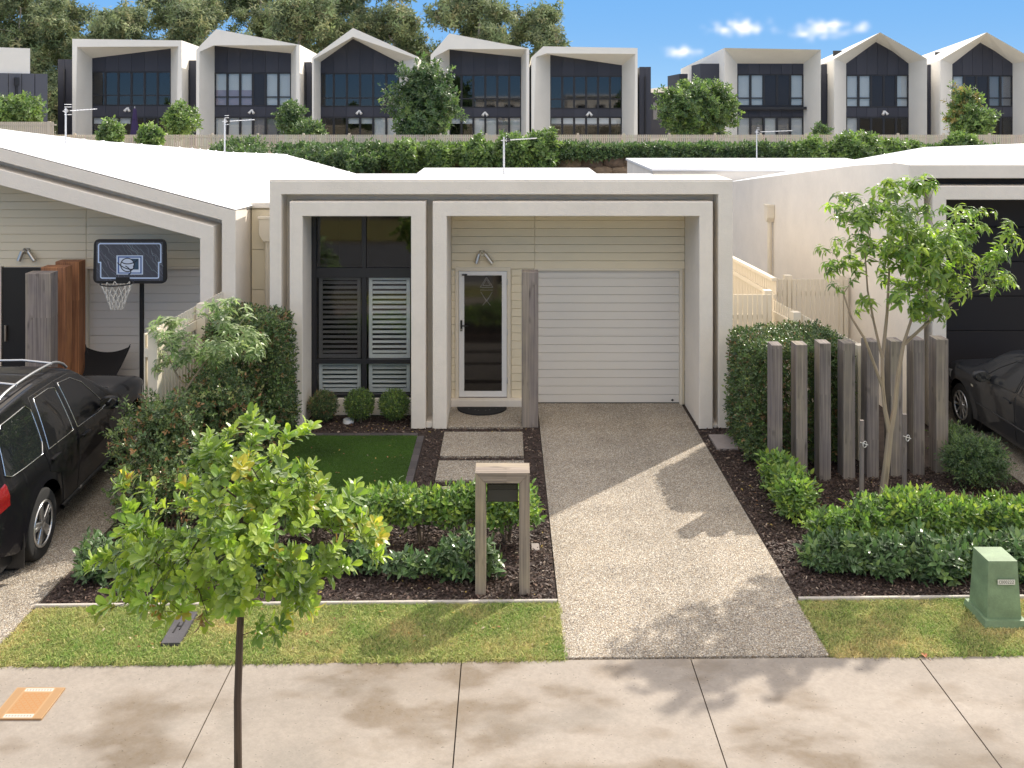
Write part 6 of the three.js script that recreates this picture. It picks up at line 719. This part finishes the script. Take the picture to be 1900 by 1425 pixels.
{ // gum trees on the hill behind
  const gl = (() => { const r = mulberry(41), out = []; for (let i = 0; i < 12; i++) { const g = leafGeo(0.34 + 0.1 * r(), 0.13, { curl: 0.2, fold: 0.1, seg: 2 }); g.rotateX(-0.5 - 2.0 * r()); g.rotateY(r() * 6.28); g.translate((r() - 0.5) * 0.5, (r() - 0.5) * 0.4, (r() - 0.5) * 0.5); out.push(g); } return mergeGeometries(out); })();
  const gm = leafy({ transmission: 0.3, clearcoat: 0.15 }), bark = mat(0xffffff, { map: woodTex([0.42, 0.38, 0.33], 0.5, 15), roughness: 0.9 });
  const gum = (x, yTop, w, d, label, n = 120, o = {}) => { const s = d / F, X = (x - CX) * s, base = V(X, TY - 0.1, -d), top = EYE - (yTop - HY) * s, h = top - TY, g = thing('gum_tree', label, 'tree', base, 'gum trees on the hill'), W2 = w * s / 2, lobes = [];
    const k = 7; for (let i = 0; i < k; i++) { const a = i / k * 6.28 + rr(0, 0.6), rad = W2 * rr(0.35, 0.75), yy = TY + h * (o.lo ?? 0.35) + h * (0.9 - (o.lo ?? 0.35)) * rr(0.05, 1); lobes.push({ c: V(X + Math.cos(a) * rad, yy, -d + Math.sin(a) * rad * 0.7), r: [W2 * rr(0.32, 0.5), h * rr(0.09, 0.14), W2 * 0.4] }); } lobes.push({ c: V(X + rr(-0.2, 0.2) * W2, top - h * 0.12, -d), r: [W2 * 0.45, h * 0.12, W2 * 0.4] });
    const T = inLobes(lobes, n, 0.45), sk = skeleton([{ pts: [V(X, TY - 0.3, -d), V(X + rr(-0.3, 0.3), TY + h * 0.2, -d), V(X + rr(-0.6, 0.6), TY + h * 0.42, -d), V(X + rr(-0.9, 0.9), TY + h * 0.62, -d), V(X + rr(-1, 1), TY + h * 0.8, -d)], r: [0.3, 0.26, 0.2, 0.13, 0.07] }], T, { tip: 0.02, pow: 0.42, curve: 0.2 });
    part(g, 'trunk', sk.wood, bark, { uv: false }); addLeaves(g, sk.tips, gl, gm, PAL.gum, o.per ?? 13, { jitter: o.jit ?? 1.0, center: V(X, TY + h * 0.5, -d), out: 0.3, up: 0.1, scale: [0.6, 1.3], along: 0.35 }); return g; };
  const list = [[-40, -70, 260, 88], [45, -45, 230, 84], [130, -10, 210, 90], [215, 10, 190, 84], [300, -60, 230, 92], [385, 0, 210, 86], [470, -70, 240, 94], [560, -35, 220, 86], [655, -65, 240, 92], [735, 10, 170, 88], [880, -30, 190, 84], [985, 10, 170, 86], [60, 60, 200, 98], [180, 70, 200, 100], [300, 80, 200, 101], [430, 60, 210, 100], [540, 80, 200, 102], [640, 60, 210, 100], [745, 70, 190, 99], [860, 80, 170, 100], [940, 90, 150, 98], [110, 140, 110, 79]];
  const wh = ['behind the seamed grey building, outermost', 'behind the seamed grey building', 'behind the dark block by the umbrella townhouse', 'behind the flat-topped umbrella townhouse', 'tall behind the first gap in the row', 'behind the blind-windowed peaked townhouse', 'tallest, behind the peaked townhouse roof', 'behind the gap before the gabled townhouse', 'pale-limbed, behind the symmetrical gable', 'thin, at the edge of the open sky', 'broad, behind the dark-windowed peaked townhouse', 'wispy, last before the open sky'];
  const back = ['in the back rank above the seamed grey building', 'in the back rank above the dark clad block', 'in the back rank above the flat-topped umbrella townhouse', 'in the back rank above the off-centre peak with blinds', 'in the back rank above the gap before the gabled townhouse', 'in the back rank above the symmetrical gable', 'in the back rank above the bushy dark terrace tree', 'in the back rank above the dark-windowed off-centre peak', 'in the back rank above the middle house aerial'];
  list.forEach(([x, y, w, d], i) => gum(x, y, w, d, 'grey-green gum tree ' + (i < 12 ? wh[i] : i === 21 ? 'low in the gap beside the seamed grey building' : back[i - 12]), i < 12 ? 150 : 90, { lo: i >= 12 ? 0.1 : 0.25, per: i < 12 ? 15 : 13 }));
}
// ---------------------------------------------------------------- houses across the street, behind the camera (they face the sun and throw light back; the door glass mirrors them)
{
  const lab = ['two-storey cream house across the street with a flat parapet', 'two-storey white house across the street opposite the middle house', 'two-storey cream house across the street opposite the dark garage'];
  [[-13, 9.5, 6.2], [0.5, 10, 6.0], [13.5, 9.5, 6.3]].forEach(([x, w, hgt], i) => {
    const d = -11.5, h = thing('opposite_house', lab[i], 'house', V(x, 0, -d), 'houses across the street'), x0 = x - w / 2, x1 = x + w / 2, zf = -d;
    const B = (a, b, y0, y1, z0, z1, c) => bx(a, b, y0, y1, -z1, -z0, c);
    part(h, 'wall', B(x0, x1, 0, hgt, zf, zf + 9, 0.02), M.render); part(h, 'roof', B(x0 - 0.25, x1 + 0.25, hgt, hgt + 0.28, zf - 0.5, zf + 9.3, 0.02), M.roof);
    part(h, 'balcony', B(x0 + 0.6, x1 - 0.6, 2.75, 2.95, zf - 1.1, zf - 0.01, 0.01), M.render); part(h, 'garage_door', B(x0 + 0.8, x0 + 3.3, 0.0, 2.2, zf - 0.06, zf - 0.005), M.garage[0]); part(h, 'door', B(x0 + 4.1, x0 + 5.0, 0, 2.1, zf - 0.06, zf - 0.005), M.darkFrame);
    for (const a of [0.14, 0.42, 0.7]) { const wn = part(h, 'window', B(x0 + a * w, x0 + a * w + 1.4, 3.5, 5.1, zf - 0.05, zf - 0.005), M.darkFrame); part(wn, 'pane', B(x0 + a * w + 0.06, x0 + a * w + 1.34, 3.56, 5.04, zf - 0.06, zf - 0.052), mat(lin(0.02, 0.024, 0.03), { roughness: 0.08 })); }
  });
  setting('opposite_footpath', shear(plate(-30, 30, -11.2, -5.0, -0.06, 0.05)), M.verge);
}
// ---------------------------------------------------------------- fallen leaves
{
  const lf = leafGeo(0.085, 0.045, { curl: 0.35, fold: 0.5, seg: 4 }).rotateX(-1.35), g = thing('fallen_leaf', 'curled orange fallen leaf lying on the footpath edge', 'leaf', V(gx(1722, 1228), 0.012, -8.2)); part(g, 'blade', lf.clone(), mat(lin(0.42, 0.16, 0.09), { side: THREE.DoubleSide }), { local: true }); part(g, 'stalk', cyl(V(0, 0, 0), V(0.02, 0.004, 0.05), 0.0018, 0.0018, 5), mat(lin(0.3, 0.15, 0.08)), { local: true });
  const small = leafGeo(0.03, 0.014, { curl: 0.3, fold: 0.4 }).rotateX(-1.4), lm = leafy({ transmission: 0.2, clearcoat: 0 });
  instStuff('leaf_litter', small, lm, 620, (o, c, i) => { const a = i < 260 ? [2.85, 6.3, 10.7, 12.4, 0.018] : i < 380 ? [-4.2, 0.4, 9.2, 11.2, 0.018] : i < 470 ? [-3.4, 0.4, 13.9, 14.4, 0.018] : i < 560 ? [-4.3, 0.4, 8.3, 9.0, 0.025] : [-3.2, -1.3, 11.8, 13.7, 0.034]; o.position.set(rr(a[0], a[1]), a[4], -rr(a[2], a[3])); o.rotation.set(rr(-0.4, 0.4), rr(0, 6.28), rr(-0.4, 0.4)); const s = rr(0.6, 1.5); o.scale.set(s, s, s); const t = R(), v = rr(0.7, 1.2); t < 0.5 ? c.setRGB(0.42 * v, 0.30 * v, 0.08 * v) : t < 0.8 ? c.setRGB(0.34 * v, 0.16 * v, 0.07 * v) : c.setRGB(0.5 * v, 0.42 * v, 0.28 * v); }, { label: 'scattered small dry fallen leaves on bark, turf and verge', category: 'leaves' });
}
scene.traverse(o => { if (o.isMesh) { o.castShadow = true; o.receiveShadow = true; } });
renderer.render(scene, camera);
